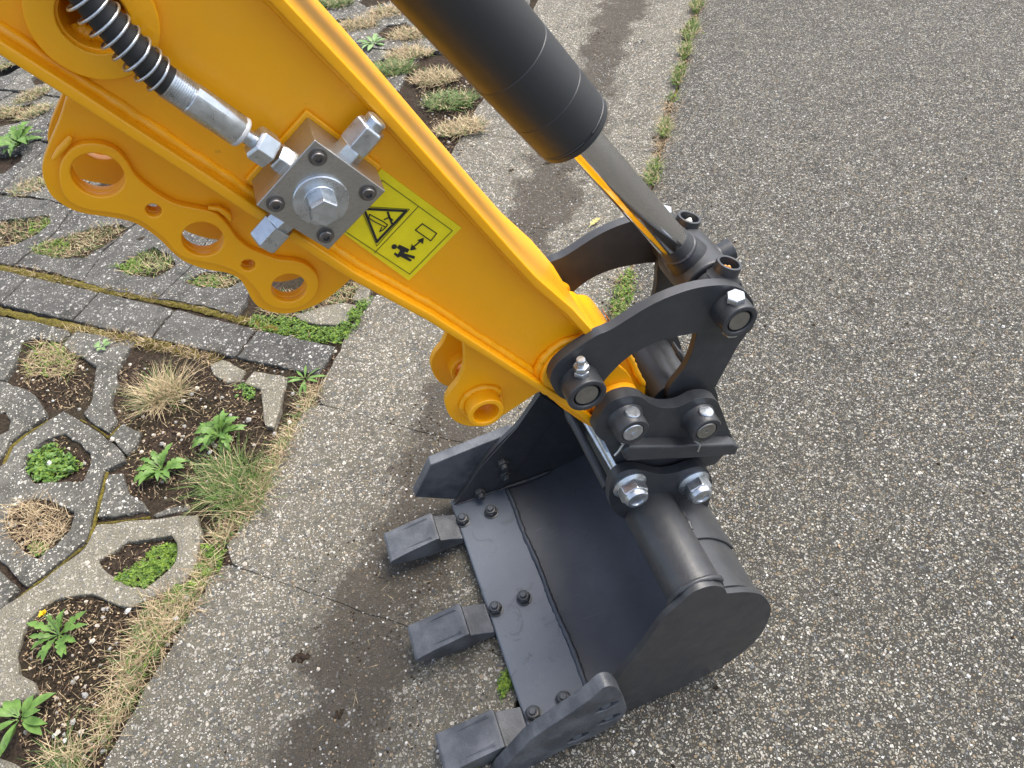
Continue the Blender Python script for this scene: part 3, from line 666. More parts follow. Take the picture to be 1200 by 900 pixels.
obj('stop_bar', lathe((0.2263,-0.0715,0.3742), Y, [(.0068, 0), (.0068, .143)], 24), 'char', bk)
# side cutters with recessed bolts
ncut = [(0.0206,0.1145), (0.0657,0.1445), (0.1122,0.1775), (0.1331,0.2016), (0.1482,0.1964), (0.1595,0.1663), (0.1673,0.1114), (0.1687,0.0744), (0.1519,0.04), (0.1206,0.0237), (0.0866,0.0183), (0.0497,0.012), (0.002,-0.0204), (-0.0383,-0.0276), (-0.0639,-0.0307), (-0.0383,0.0273)]
fcut = [(0.0087,0.147), (-0.0387,0.0684), (0.0386,0.0138), (0.1012,-0.0202), (0.1662,-0.0063), (0.1982,0.0431), (0.1949,0.1003), (0.175,0.1552), (0.1472,0.1593)]
def cutter(poly, s, y0, y1, bolts, sharp, label):
    t = obj('side_cutter', plate(smooth(poly, 3, corners=sharp), y0, y1, [[(c[0]+.0145*math.cos(q)*1.25, c[1]+.0105*math.sin(q)+.0145*math.cos(q)*.25) for q in [2*math.pi*k/24 for k in range(24)]] for c in bolts]), 'cast', bk, .003, 3, 40, label=label)
    for c in bolts:
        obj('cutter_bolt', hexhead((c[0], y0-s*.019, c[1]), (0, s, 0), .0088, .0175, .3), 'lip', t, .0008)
    return t
nb = [(0.138,0.1241), (0.1411,0.0705), (0.0892,0.0435)]
cutter(ncut, -1, -.262, -.2405, nb, (0, 14, 15), 'near side cutter plate with three recessed bolts')
fb = [(0.137,0.1018), (0.1361,0.0664), (0.0816,0.0368)]
cutter(fcut, 1, .262, .2405, [], (0, 1, 2), 'far side cutter plate seen from its inner side')
hx = None
for c in fb:
    obj('cutter_nut', hexhead((c[0], .2275, c[1]), NY, .0112, .0095, .3), 'char', bk, .0008)
    obj('stud_end', lathe((c[0], .218, c[1]), NY, [(.0065, 0), (.0065, .0075), (.0055, .009)], 18), 'char', bk)
cn, = [(0.1299,0.1442)]
obj('cutter_nut', hexhead((.1475, -.2305, .045), Y, .0112, .011, .3), 'char', bk, .0008)
# teeth
for ty in (.178, -.018, -.207):
    hw = .0305
    t = None
    bm = bmesh.new()
    # rings from tip to heel: (x, half width, z bottom, z top)
    rs_ = [(-.1165, hw*1.03, .026, .030), (-.112, hw*1.04, .020, .034), (-.085, hw, .011, .0395), (-.050, hw*.98, .005, .0455), (-.024, hw*.97, .003, .0500), (-.018, hw*.97, .003, .0495), (-.0165, hw*.93, .004, .042)]
    rg = [[bm.verts.new((x, ty-h, a)), bm.verts.new((x, ty+h, a)), bm.verts.new((x, ty+h, b)), bm.verts.new((x, ty-h, b))] for x, h, a, b in
          [(x, h, a, b) for x, h, a, b in rs_]]
    rg = [[bm.verts.new(v.co) for v in r] for r in []] or rg
    for A, B in zip(rg, rg[1:]):
        for k in range(4): bm.faces.new((A[k], A[(k+1) % 4], B[(k+1) % 4], B[k]))
    bm.faces.new(rg[0]); bm.faces.new(rg[-1]); bmesh.ops.recalc_face_normals(bm, faces=bm.faces[:])
    tooth = obj('bucket_tooth', bm, 'cast', bk, .0018, 2, 25)
    neck = plate([(-.020,.004),(-.020,.0405),(-.012,.0375),(.004,.031),(.020,.0225),(.0232,.0225),(.0232,.004)], ty-hw*.93, ty+hw*.93)
    obj('tooth_shank', neck, 'cast', tooth, .002, 2)
    obj('tooth_shank', plate([(.0236,.0035),(.0236,-.003),(.125,-.003),(.125,.0035)], ty-hw*.9, ty+hw*.9), 'cast', tooth)
    for sgn in (-1, 1):      # raised wear ribs beside shallow grooves
        y0 = ty + sgn*hw*.66
        rib = bmesh.new()
        vs = [rib.verts.new(p) for p in ((-.094, y0, .0376), (-.030, y0-sgn*.0015, .0492), (-.026, y0+sgn*.0005, .0496), (-.030, y0+sgn*.0045, .0490), (-.032, y0+sgn*.0010, .0516), (-.060, y0+sgn*.0008, .0462))]
        rib.faces.new((vs[0], vs[5], vs[4], vs[1])); rib.faces.new((vs[0], vs[3], vs[4], vs[5])); rib.faces.new((vs[1], vs[4], vs[2])); rib.faces.new((vs[2], vs[4], vs[3]))
        bmesh.ops.recalc_face_normals(rib, faces=rib.faces[:])
        obj('wear_rib', rib, 'cast', tooth, .0005)
for bx, by in ((.034,.187),(.090,.184),(.037,-.007),(.090,-.006),(.039,-.197),(.092,-.193)):
    ph_ = random.uniform(0, 1)
    nobj = obj('lip_bolt', hexhead((bx, by, .0185), (0, 0, 1), .0125, .0105, ph_), 'char', bk, .0010)
    obj('bolt_washer', lathe((bx, by, .0184), (0, 0, 1), [(.0138, 0), (.0138, .0018), (.012, .0022)], 28), 'char', nobj, ang=30)
    obj('nut_collar', lathe((bx, by, .0288), (0, 0, 1), [(.0100, 0), (.0096, .0028), (.0082, .0036), (.0074, .0036)], 24), 'char', nobj, ang=30)
    obj('stud_end', lathe((bx, by, .030), (0, 0, 1), [(.0062, 0), (.0062, .0052), (.0050, .0066)], 18), 'plate', nobj, ang=30)

# =================================================================== THE GROUND
A0 = Vector((-.418, .326)); DS = Vector((.559, .829)); DT = Vector((.829, -.559))
def ST(s, t): p = A0 + DS*s + DT*t; return (p.x, p.y)
def stof(x, y): p = Vector((x, y))-A0; return (p.dot(DS), p.dot(DT))
def struct(name, bm, mat, parent=None, **k):
    o = obj(name, bm, mat, parent, **k)
    if not parent: o['kind'] = 'structure'
    return o
def densify(poly, step, jit):
    out = []
    for i, p in enumerate(poly):
        a, b = Vector(p), Vector(poly[(i+1) % len(poly)]); k = max(1, int((b-a).length/step))
        for j in range(k):
            q = a.lerp(b, j/k)
            n_ = noise.noise_vector(Vector((q.x*38, q.y*38, 1.3)))*jit*1.6
            out.append((q.x+n_.x+random.uniform(-jit, jit)*.35, q.y+n_.y+random.uniform(-jit, jit)*.35))
    return out
def inside(x, y, poly):
    r = False
    for i in range(len(poly)):
        (x1, y1), (x2, y2) = poly[i-1], poly[i]
        if (y1 > y) != (y2 > y) and x < (x2-x1)*(y-y1)/(y2-y1)+x1: r = not r
    return r
# far ground all round
struct('ground', plate([(-60, -60), (60, -60), (60, 60), (-60, 60)], -.30, -.085, axis='z'), 'paver')
# asphalt sheet with its broken edge along the gutter
def valley(t): return -.020*max(0.0, 1-abs(t-.335)/.335)**.9
edge = []
s = -6.0
while s < 40:
    edge.append(ST(s, .642 + .010*noise.noise(Vector((s*9, 0, 0))) + .006*noise.noise(Vector((s*37, 2, 0))) + (.018*max(0, noise.noise(Vector((s*4.2, 7, 0)))) if s > .7 else 0)))
    s += .02 if s < 4 else 2
asph = edge + [ST(40, 40), ST(-6, 40)]
struct('asphalt_road', plate(asph, -.08, 0, axis='z'), 'asphalt', bev=.004)
# soil bed under the paving, seen in the cells and joints
def bed(x, y):
    return -.010 + .009*noise.noise(Vector((x*9, y*9, 0))) + .005*noise.noise(Vector((x*45, y*45, 3))) + .0025*noise.noise(Vector((x*130, y*130, 5)))
bm = bmesh.new(); NX, NYY = 300, 300; x0, x1, y0, y1 = -1.5, 1.6, -.75, 2.9
vg = [[bm.verts.new((x0+(x1-x0)*i/NX, y0+(y1-y0)*j/NYY, bed(x0+(x1-x0)*i/NX, y0+(y1-y0)*j/NYY) - (.03 if stof(x0+(x1-x0)*i/NX, y0+(y1-y0)*j/NYY)[1] > .03 else 0))) for j in range(NYY+1)] for i in range(NX+1)]
for i in range(NX):
    for j in range(NYY): bm.faces.new((vg[i][j], vg[i+1][j], vg[i+1][j+1], vg[i][j+1]))
soil_o = struct('soil', bm, 'soil', ang=180)
# --- gutter slabs
gut = struct('gutter', plate([ST(-6, -.004), ST(12, -.004), ST(12, .70), ST(-6, .70)], -.084, -.056, axis='z'), 'soil')
joints = [-1.35, -.93, -.50, -.06, .352, .73, 1.10, 1.508, 1.83, 2.215, 2.62, 3.03, 3.45, 3.9]
def slab(s0, s1, skew):
    bm = bmesh.new(); NS, NTT = 26, 26; ids = {}
    t0, t1 = .004, .634
    def P(u, v, drop=0.0, out=0.0):
        s = s0 + (s1-s0)*u; t = t0 + (t1-t0)*v
        s += skew*(t-.3)
        # rounded worn corners and ragged edges
        cu = min(u*(s1-s0), (1-u)*(s1-s0)); cv = min(v, 1-v)*(t1-t0)
        j = .0035
        if cu < .03 and cv < .03:
            k = (1-cu/.03)*(1-cv/.03)*.012
            s += k*(1 if u < .5 else -1); t += k*(1 if v < .5 else -1)
        nv = noise.noise_vector(Vector((s*30, t*30, 0)))
        e = (1 if cv < .002 or cu < .002 else 0)
        s += nv.x*j*e*1.3; t += nv.y*j*e*2.2
        if out: s += out*(-1 if u < .01 else 1 if u > .99 else 0); t += out*(-1 if v < .01 else 1 if v > .99 else 0)
        x, y = ST(s, t)
        z = valley(t) + .0022*noise.noise(Vector((x*14, y*14, 4))) - drop
        if cv < .035 or cu < .02: z -= .003*max(0, noise.noise(Vector((x*22, y*22, 9))))
        return (x, y, z)
    top = [[bm.verts.new(P(i/NS, k/NTT)) for k in range(NTT+1)] for i in range(NS+1)]
    for i in range(NS):
        for k in range(NTT): bm.faces.new((top[i][k], top[i+1][k], top[i+1][k+1], top[i][k+1]))
    per = [(i, 0) for i in range(NS)] + [(NS, k) for k in range(NTT)] + [(i, NTT) for i in range(NS, 0, -1)] + [(0, k) for k in range(NTT, 0, -1)]
    r0 = [top[i][k] for i, k in per]
    r1 = [bm.verts.new(P(i/NS, k/NTT, .005, .003)) for i, k in per]; r2 = [bm.verts.new(P(i/NS, k/NTT, .050, .003)) for i, k in per]
    for a, b in ((r0, r1), (r1, r2)):
        for q in range(len(per)): bm.faces.new((a[q], a[(q+1) % len(per)], b[(q+1) % len(per)], b[q]))
    bmesh.ops.recalc_face_normals(bm, faces=bm.faces[:])
    return bm
for a, b in zip(joints, joints[1:]):
    obj('gutter_slab', slab(a+.0012, b-.0012, -.10), 'gutter', gut, ang=50)
# --- pavers
pv = struct('paving', plate([ST(-3, -3.4), ST(6, -3.4), ST(6, -.006), ST(-3, -.006)], -.084, -.052, axis='z'), 'soil')
def paver(poly, hole=None, mat='paver', z=None, jit=.0030, bev=.0035):
    hs = [densify(h, .014, jit) for h in (hole or [])]
    z = random.uniform(-.003, .002) if z is None else z
    bm = plate(densify(poly, .018, jit), -.05, 0, hs, axis='z')
    cx = sum(p[0] for p in poly)/len(poly); cy = sum(p[1] for p in poly)/len(poly)
    tx, ty = random.uniform(-.010, .010), random.uniform(-.010, .010)
    for v in bm.verts: v.co.z += z + (v.co.x-cx)*tx + (v.co.y-cy)*ty + (.0016*noise.noise(Vector((v.co.x*20, v.co.y*20, 2))) if v.co.z > -.02 else 0)
    return obj('paver', bm, mat, pv, bev=bev, seg=3, ang=40)
holeD = [(-0.8441,0.7404), (-0.8288,0.7571), (-0.7988,0.7811), (-0.7586,0.7798), (-0.7258,0.7388), (-0.6971,0.69), (-0.6955,0.6539), (-0.7103,0.6185), (-0.7584,0.6365), (-0.8104,0.6537), (-0.8361,0.6965)]
holeE = [(-0.8674,0.5707), (-0.8554,0.6042), (-0.8155,0.6107), (-0.7712,0.5897), (-0.7238,0.5379), (-0.7282,0.4932), (-0.7586,0.4651), (-0.7891,0.4485), (-0.8143,0.4691), (-0.8609,0.5437)]
holeF = [(-0.6693,0.3916), (-0.6413,0.4026), (-0.6062,0.4152), (-0.5248,0.3923), (-0.5119,0.3703), (-0.5183,0.3262), (-0.5516,0.3044), (-0.576,0.2913), (-0.6036,0.31), (-0.6517,0.3565)]
paver([(-0.7995,0.8389), (-0.7634,0.8541), (-0.7256,0.8092), (-0.6586,0.7202), (-0.6312,0.6769), (-0.6156,0.6347), (-0.6634,0.6278), (-0.6709,0.5803), (-0.681,0.52), (-0.6938,0.4554), (-0.7596,0.4121), (-0.8051,0.3909), (-0.8194,0.4045), (-0.8609,0.4695), (-0.9134,0.5286), (-0.926,0.7175), (-0.884,0.7499), (-0.8734,0.7896), (-0.847,0.8102)], [holeD, holeE])
paver([(-1.0255,1.1303), (-0.8854,0.9972), (-0.8401,0.9466), (-0.8051,0.8611), (-0.8547,0.8299), (-0.8891,0.8124), (-0.896,0.7731), (-0.9685,0.7355)], [[(-0.9722,0.8952), (-0.9357,0.913), (-0.9047,0.9166), (-0.889,0.8811), (-0.8936,0.8524), (-0.9269,0.8423)]])
paver([(-0.7495,1.1446), (-0.5991,1.0334), (-0.6242,0.9856), (-0.644,0.9314), (-0.6392,0.8924), (-0.6545,0.8577), (-0.6535,0.8167), (-0.6368,0.7701), (-0.6572,0.7382), (-0.6954,0.7848), (-0.7206,0.8266), (-0.702,0.8498), (-0.6966,0.9123), (-0.6951,0.9796), (-0.7353,1.0366), (-0.7861,1.1066)], mat='paver')
paver([(-1.011,1.3401), (-0.8711,1.2445), (-0.7629,1.1509), (-0.7957,1.1212), (-0.8485,1.163), (-0.8901,1.1685), (-0.8972,1.0912), (-0.9218,1.0322), (-0.9984,1.0858)])
paver([(-0.6268,0.7547), (-0.5841,0.709), (-0.5935,0.671), (-0.6159,0.6524), (-0.6511,0.7222)])
paver([(-0.6537,0.6114), (-0.6207,0.6022), (-0.6109,0.5409), (-0.5788,0.5044), (-0.5667,0.4723), (-0.6733,0.5012), (-0.6634,0.57)])
paver([(-0.5615,0.4679), (-0.5264,0.4689), (-0.486,0.4655), (-0.4851,0.4449), (-0.5233,0.452), (-0.5563,0.4569)], jit=.0015)
paver([(-0.6761,0.4826), (-0.5668,0.4547), (-0.4703,0.4233), (-0.4641,0.3757), (-0.4733,0.3279), (-0.4763,0.2993), (-0.5167,0.2694), (-0.5602,0.2661), (-0.5761,0.2669), (-0.6079,0.263), (-0.6303,0.2774), (-0.6598,0.3078), (-0.6975,0.3266), (-0.7509,0.3386), (-0.7962,0.3139), (-0.8081,0.2775), (-0.8052,0.205), (-0.7749,0.1819), (-0.7651,0.1541), (-0.8095,0.1492), (-0.8709,0.1586), (-0.9102,0.3317), (-0.8571,0.3546), (-0.8025,0.3802), (-0.7572,0.4012), (-0.6946,0.4368)], [holeF], 'paverlight')
paver([(-0.8653,0.4509), (-0.8216,0.3936), (-0.8512,0.3578), (-0.9129,0.3509), (-0.9588,0.4448)])
paver([(-0.8612,0.088), (-0.8134,0.0587), (-0.7775,0.0299), (-0.7677,-0.0159), (-0.8631,0.006)], mat='paverlight')
paver([(-0.418,0.8626), (-0.3883,0.8709), (-0.3356,0.8035), (-0.3527,0.7722), (-0.3842,0.7835), (-0.414,0.827)], mat='paverlight')
paver([(-0.3178,0.7954), (-0.2779,0.7652), (-0.2386,0.7355), (-0.2605,0.6901), (-0.28,0.6265), (-0.2916,0.5942), (-0.3091,0.6098), (-0.3121,0.6543), (-0.3105,0.7268), (-0.3453,0.763)], mat='paverlight')
paver([(-0.1973,0.951), (-0.1193,0.9526), (-0.0798,0.948), (-0.0404,0.9185), (-0.0645,0.8847), (-0.064,0.864), (-0.099,0.8636), (-0.147,0.8895), (-0.1897,0.9266)], mat='paverlight')
paver([(-0.0484,0.9473), (-0.0203,0.9998), (0.0056,0.9687), (-0.0133,0.9197)], mat='paverlight')
# the straight course of solid blocks
def base_s(t): return .562 - .118*t
ts = [-.006, -.246, -.508, -.772, -1.04, -1.31, -1.58, -1.85, -2.12]
for a, b in zip(ts, ts[1:]):
    a2, b2 = a-.004, b+.004
    poly = [ST(base_s(a2)-.010, a2), ST(base_s(b2)-.010, b2), ST(base_s(b2)-.104+.026*b2, b2-.003), ST(base_s(a2)-.104+.026*a2, a2-.003)]
    paver(poly, mat='paverdark', jit=.002)
# grass pavers above that course, one cell each
hA = [(-0.9234,1.6046), (-0.8705,1.6233), (-0.8006,1.6249), (-0.7301,1.6312), (-0.648,1.6083), (-0.6221,1.5715), (-0.6517,1.5358), (-0.7005,1.5065), (-0.7531,1.4803), (-0.8435,1.5295)]
hB = [(-0.6585,1.3911), (-0.6059,1.4158), (-0.5474,1.4342), (-0.5,1.3632), (-0.4871,1.3108), (-0.549,1.2844), (-0.6148,1.3326)]
hC = [(-0.4688,1.2255), (-0.4094,1.2441), (-0.3303,1.1973), (-0.299,1.1545), (-0.3512,1.1376), (-0.4244,1.1806)]
hU = [(-1.0746,1.8265), (-0.982,1.8087), (-0.9015,1.7822), (-0.8663,1.764), (-0.8579,1.7205), (-0.8951,1.6775), (-0.9527,1.651), (-1.0158,1.6598)]
holes0 = {0: None, 1: hC, 2: hB, 3: hA, 4: hU}
W_ = .27; H_ = .292
for row in range(0, 11):
    for c in range(0, 11):
        t_a = -.045 - W_*c - (.06 if row % 2 else 0); t_b = t_a - W_ + .004
        if row == 0 and c == 0: t_a, t_b = -.14, -.318
        if (row, c) in ((0, 0), (3, 0), (4, 0)): continue
        zz = lambda t: base_s(t) + .014 + row*H_
        ka, kb = (.026*(1 if q % 2 else -1) for q in (c, c+1)); m0, m1 = (.010*(1 if (q+c) % 2 else -1) for q in (row, row+1))
        mid = (t_a+t_b)/2
        lo = [ST(zz(t_a), t_a), ST(zz(mid)+m0, mid), ST(zz(t_b), t_b)]
        hi = [ST(zz(t_b)+H_*.5, t_b-kb), ST(zz(t_b)+H_-.008, t_b), ST(zz(mid)+H_-.008+m1, mid), ST(zz(t_a)+H_-.008, t_a), ST(zz(t_a)+H_*.5, t_a-ka)]
        hole = holes0.get(c) if row == 0 else None
        if hole is None:
            cs, ct = zz(mid)+H_*.48, mid
            sc_ = random.uniform(.88, 1.1)
            hole = [ST(cs+sc_*a, ct+sc_*b) for a, b in ((-.085, -.01), (-.05, .062), (.03, .075), (.085, .02), (.05, -.06), (-.03, -.075))]
        paver(lo+hi, [hole], 'paverdark' if row == 0 or random.random() < .4 else 'paver', jit=.004)
# further grass pavers, left of and below the picture
for s_a, jmin in ((-1.82, 0), (-1.52, 0), (-1.22, 0), (-.92, 0), (-.62, 2), (-.32, 3), (-.02, 4), (.28, 5)):
    for c in range(jmin, 9):
        t_a = -.012-.28*c
        paver([ST(s_a, t_a), ST(s_a, t_a-.275), ST(s_a+.294, t_a-.275), ST(s_a+.294, t_a)], [[ST(s_a+.147+.07*math.cos(q*math.pi/3), t_a-.137+.07*math.sin(q*math.pi/3)) for q in range(6)]])
# moss in the joints
def joint_moss(path, wd, lift=0.0):
    bm = bmesh.new(); P = [Vector(p) for p in path]; pts = []
    for a, b in zip(P, P[1:]):
        k = max(1, int((b-a).length/.008)); pts += [a.lerp(b, i/k) for i in range(k)]
    pts.append(P[-1]); prev = None
    for i, p in enumerate(pts):
        t = (pts[min(i+1, len(pts)-1)]-pts[max(i-1, 0)]).normalized(); n_ = Vector((-t.y, t.x))
        wdd = wd*(1+.5*noise.noise(Vector((p.x*60, p.y*60, 0))))
        row_ = [bm.verts.new((p.x+n_.x*wdd*q, p.y+n_.y*wdd*q, -.0095+lift+(.0045 if abs(q) < .4 else 0)+random.uniform(-.001, .001))) for q in (-.5, -.2, .2, .5)]
        if prev:
            for q in range(3): bm.faces.new((prev[q], row_[q], row_[q+1], prev[q+1]))
        prev = row_
    return obj('joint_moss', bm, 'mossdark', pv, ang=180)
joint_moss([(-1.0178,1.5767), (-0.8867,1.4699), (-0.7663,1.3702), (-0.6889,1.3009), (-0.5591,1.1998), (-0.4268,1.092), (-0.2963,0.9701), (-0.2157,0.8949)], .024, .002)
joint_moss([(-0.9911,1.3609), (-0.8678,1.2575), (-0.7878,1.198), (-0.6692,1.0966), (-0.5841,1.0365), (-0.5098,0.9819)], .024, .002)
joint_moss([(-0.7997,0.8418), (-0.8516,0.8176), (-0.8796,0.7949), (-0.8888,0.7596), (-0.8927,0.7132)], .010, .003)
joint_moss([(-0.6596,0.6237), (-0.6672,0.5788), (-0.6775,0.5185), (-0.6859,0.4715), (-0.6934,0.4468)], .008, .003)
joint_moss([(-0.6934,0.4468), (-0.7245,0.4325), (-0.7592,0.4059), (-0.806,0.3835), (-0.8505,0.352)], .006)
joint_moss([(-0.6764,0.4915), (-0.6276,0.4778), (-0.5667,0.4635)], .006)
joint_moss([(-0.7259,0.8149), (-0.6911,0.7747), (-0.6589,0.7282), (-0.6327,0.7573)], .006)

joint_moss([ST(.62+.02*k, .640+.005*math.sin(k*.9)) for k in range(110)], .034, -.001)
# ------------------------------------------------------------------ scattered small stuff
class Bag:
    """many tiny pieces in one mesh, several materials"""
    def __init__(s, mats): s.v, s.f, s.m, s.mats = [], [], [], mats
    def add(s, vs, fs, mi):
        k = len(s.v); s.v += vs; s.f += [tuple(i+k for i in f) for f in fs]; s.m += [mi]*len(fs)
    def build(s, name, parent=None, smooth_=False):
        me = bpy.data.meshes.new(name)
        off = origin(parent) if parent else Vector((0, 0, 0))
        me.from_pydata([(a-off.x, b-off.y, c-off.z) for a, b, c in s.v], [], s.f)
        for m_ in s.mats: me.materials.append(M[m_])
        me.polygons.foreach_set('material_index', s.m)
        if smooth_: me.polygons.foreach_set('use_smooth', [True]*len(s.f))
        o = bpy.data.objects.new(name, me); COL.objects.link(o)
        if parent: o.parent = parent
        return o
def blade(b, x, y, z, h, lean, wd, mi, az=None, curl=.6):
    az = random.uniform(0, 2*math.pi) if az is None else az
    dx, dy = math.cos(az), math.sin(az); px_, py_ = -dy*wd/2, dx*wd/2
    pts = []
    for k in range(4):
        t = k/3; r = h*(lean*t + curl*t*t*lean); zz_ = z + h*(t - .45*curl*lean*t*t)*math.sqrt(max(.05, 1-min(.95, lean*lean*.8)))
        pts.append((x+dx*r, y+dy*r, max(z-.002, zz_)))
    vs = []
    for k, p in enumerate(pts[:3]):
        q = 1-k*.22; vs += [(p[0]-px_*q, p[1]-py_*q, p[2]), (p[0]+px_*q, p[1]+py_*q, p[2])]
    vs.append(pts[3])
    b.add(vs, [(0, 1, 3, 2), (2, 3, 5, 4), (4, 5, 6)], mi)
def leaflet(b, x, y, z, r, mi):
    a = random.uniform(0, 6.28); ti = random.uniform(-.5, .5); dx, dy = math.cos(a)*r, math.sin(a)*r; u = random.uniform(-.6, .6)*r
    b.add([(x-dx, y-dy, z), (x-dy*.55, y+dx*.55, z+u+ti*r), (x+dx, y+dy, z+r*.5), (x+dy*.55, y-dx*.55, z-u+r*.4)], [(0, 1, 2, 3)], mi)
def stone(b, x, y, z, r, mi, flat=.6):
    a = random.uniform(0, 6.28); vs = []
    for k in range(5):
        q = a + k*1.2566; rr_ = r*random.uniform(.75, 1.2); vs.append((x+math.cos(q)*rr_, y+math.sin(q)*rr_, z))
    for k in range(5):
        q = a + k*1.2566+.4; rr_ = r*random.uniform(.35, .7); vs.append((x+math.cos(q)*rr_, y+math.sin(q)*rr_, z+r*flat*random.uniform(.7, 1.1)))
    b.add(vs, [(k, (k+1) % 5, 5+(k+1) % 5, 5+k) for k in range(5)] + [(5, 6, 7, 8, 9)], mi)
SOFT = .0035
def pick(poly):
    xs = [p[0] for p in poly]; ys = [p[1] for p in poly]
    while True:
        x, y = random.uniform(min(xs), max(xs)), random.uniform(min(ys), max(ys))
        if inside(x, y, poly): return x+random.gauss(0, SOFT), y+random.gauss(0, SOFT)
def ell(c, a, b, rot=0, n=16):
    return [(c[0]+a*math.cos(q)*math.cos(rot)-b*math.sin(q)*math.sin(rot), c[1]+a*math.cos(q)*math.sin(rot)+b*math.sin(q)*math.cos(rot)) for q in [6.2832*k/n for k in range(n)]]

M['st_a'] = simple('stone_grey', (.14, .137, .125), .75, var=.35, sc=90)
M['st_b'] = simple('stone_pale', (.31, .30, .27), .7, var=.25, sc=90)
M['st_c'] = simple('stone_tan', (.23, .175, .11), .75, var=.3, sc=90)
M['st_d'] = simple('stone_dark', (.055, .057, .06), .7, var=.3, sc=90)
M['st_e'] = simple('stone_white', (.56, .55, .52), .6, var=.15, sc=90)
def stones_on(name, parent, N, xr, yr, test, zf, rr_, wts):
    b = Bag(['st_a', 'st_b', 'st_c', 'st_d', 'st_e'])
    for _ in range(N):
        x, y = random.uniform(*xr), random.uniform(*yr)
        s_, t_ = stof(x, y)
        if not test(s_, t_, x, y): continue
        r = random.triangular(rr_[0], rr_[1], rr_[0])
        stone(b, x, y, zf(t_, x, y)-r*.28, r, random.choices(range(5), wts)[0], .55)
    o = b.build(name, parent); o['kind'] = 'stuff'; return o
asph_o = bpy.data.objects['asphalt_road']
stones_on('aggregate', asph_o, 62000, (.0, 2.3), (-.62, 1.6), lambda s, t, x, y: t > .655 and (x < 1.1 or y > -.1), lambda t, x, y: 0.0, (.0014, .0044), (46, 24, 14, 12, 4))
stones_on('aggregate', gut, 40000, (-.75, 1.3), (-.45, 1.9), lambda s, t, x, y: .012 < t < .628, lambda t, x, y: valley(t)+.0004, (.0016, .0036), (42, 26, 12, 14, 6))

# leaf litter, crumbs and pebbles lying on the soil
lit = Bag(['straw', 'dry', 'pebble', 'soil', 'st_b'])
soilpolys = [([(-0.6605,0.9326), (-0.5946,0.972), (-0.4306,0.8591), (-0.3159,0.7527), (-0.3124,0.6327), (-0.2982,0.5867), (-0.2166,0.7315), (-0.152,0.6875), (-0.3529,0.3832), (-0.4229,0.3276), (-0.4811,0.4148), (-0.4966,0.4654), (-0.6109,0.5363), (-0.6315,0.6926)], 4200),
             ([(-0.8059,0.2557), (-0.7944,0.3446), (-0.7542,0.3399), (-0.6974,0.3247), (-0.6401,0.2887), (-0.592,0.2512), (-0.5284,0.2534), (-0.4618,0.2934), (-0.4243,0.308), (-0.4982,0.205), (-0.5542,0.1243), (-0.6056,0.0503), (-0.6529,-0.0178), (-0.7717,0.0263), (-0.8118,0.1438), (-0.7696,0.1559)], 4500),
             ([(-0.899,1.0888), (-0.8479,1.1558), (-0.791,1.1156), (-0.7353,1.0366), (-0.698,0.9496), (-0.702,0.8498), (-0.7634,0.8541), (-0.8172,0.9127), (-0.886,1.0037)], 1100),
             (holeD, 320), (holeE, 260), (holeF, 300), (hA, 350), (hB, 250), (hC, 200), (hU, 200),
             ([(0.3727,2.0553), (0.5091,2.0846), (0.5728,1.8639), (0.5141,1.5771), (0.3957,1.4186), (0.3364,1.4509), (0.3531,1.7293)], 2200),
             ([(-0.4471,0.9463), (-0.2969,0.943), (-0.152,0.8851), (-0.0674,0.869), (-0.1614,0.6917), (-0.2263,0.7358), (-0.3113,0.7986), (-0.4095,0.865)], 900)]
for poly, n_ in soilpolys:
    for _ in range(n_):
        x, y = pick(poly); z = bed(x, y)+.001; k = random.random()
        if k < .34: leaflet(lit, x, y, z+.001, random.uniform(.0012, .0036), random.choice((0, 0, 0, 3, 1)))
        elif k < .46: blade(lit, x, y, z, random.uniform(.006, .024), .95, .0011, random.choice((0, 1)), curl=.2)
        elif k < .985: stone(lit, x, y, z-.001, random.uniform(.0015, .0045), 3, .8)
        else: stone(lit, x, y, z, random.uniform(.003, .0062), random.choice((2, 4)), .6)
o = lit.build('soil_litter'); tag(o, 'straw, leaf crumbs and soil lumps lying between the grass pavers', 'leaf litter', kind='stuff')
# loose pale pebbles that can be told apart
pebs = [(-0.4283,0.6568), (-0.3445,0.6415), (-0.4025,0.6139), (-0.6535,0.6686), (-0.3827,0.6719), (-0.7849,0.6997), (-0.285,0.02), (-0.4362,0.0786), (-0.7924,0.9016), (-0.4524,0.7935), (-0.4651,0.7788), (-0.4572,0.617), (-0.4445,0.6064), (-0.4276,0.6067), (-0.4347,0.5819), (-0.6962,0.1548), (-0.6796,0.1167), (-0.7279,0.064), (-0.7226,0.0679), (-0.6977,0.0762), (-0.7101,0.0486), (-0.6721,0.2172), (-0.5001,0.2384), (-0.6078,0.2557), (-0.6894,0.3957), (-0.6105,0.5018), (-0.593,0.5172), (-0.2568,0.5949), (-0.3675,0.0846), (-0.5203,0.203), (-0.3872,0.273), (-0.4856,0.7649), (-0.4449,0.5012), (-0.647,0.7125), (-0.5371,0.6517), (0.1355,0.2005)]
b = Bag(['pebble', 'st_b', 'st_e'])
for i, (x, y) in enumerate(pebs):
    s_, t_ = stof(x, y); stone(b, x, y, (valley(t_)+.001 if t_ > 0 else .0005), random.uniform(.004, .0075), i % 3, .6)
tag(b.build('loose_pebbles'), 'small pale loose pebbles lying on the soil and paving', 'pebbles', kind='stuff')
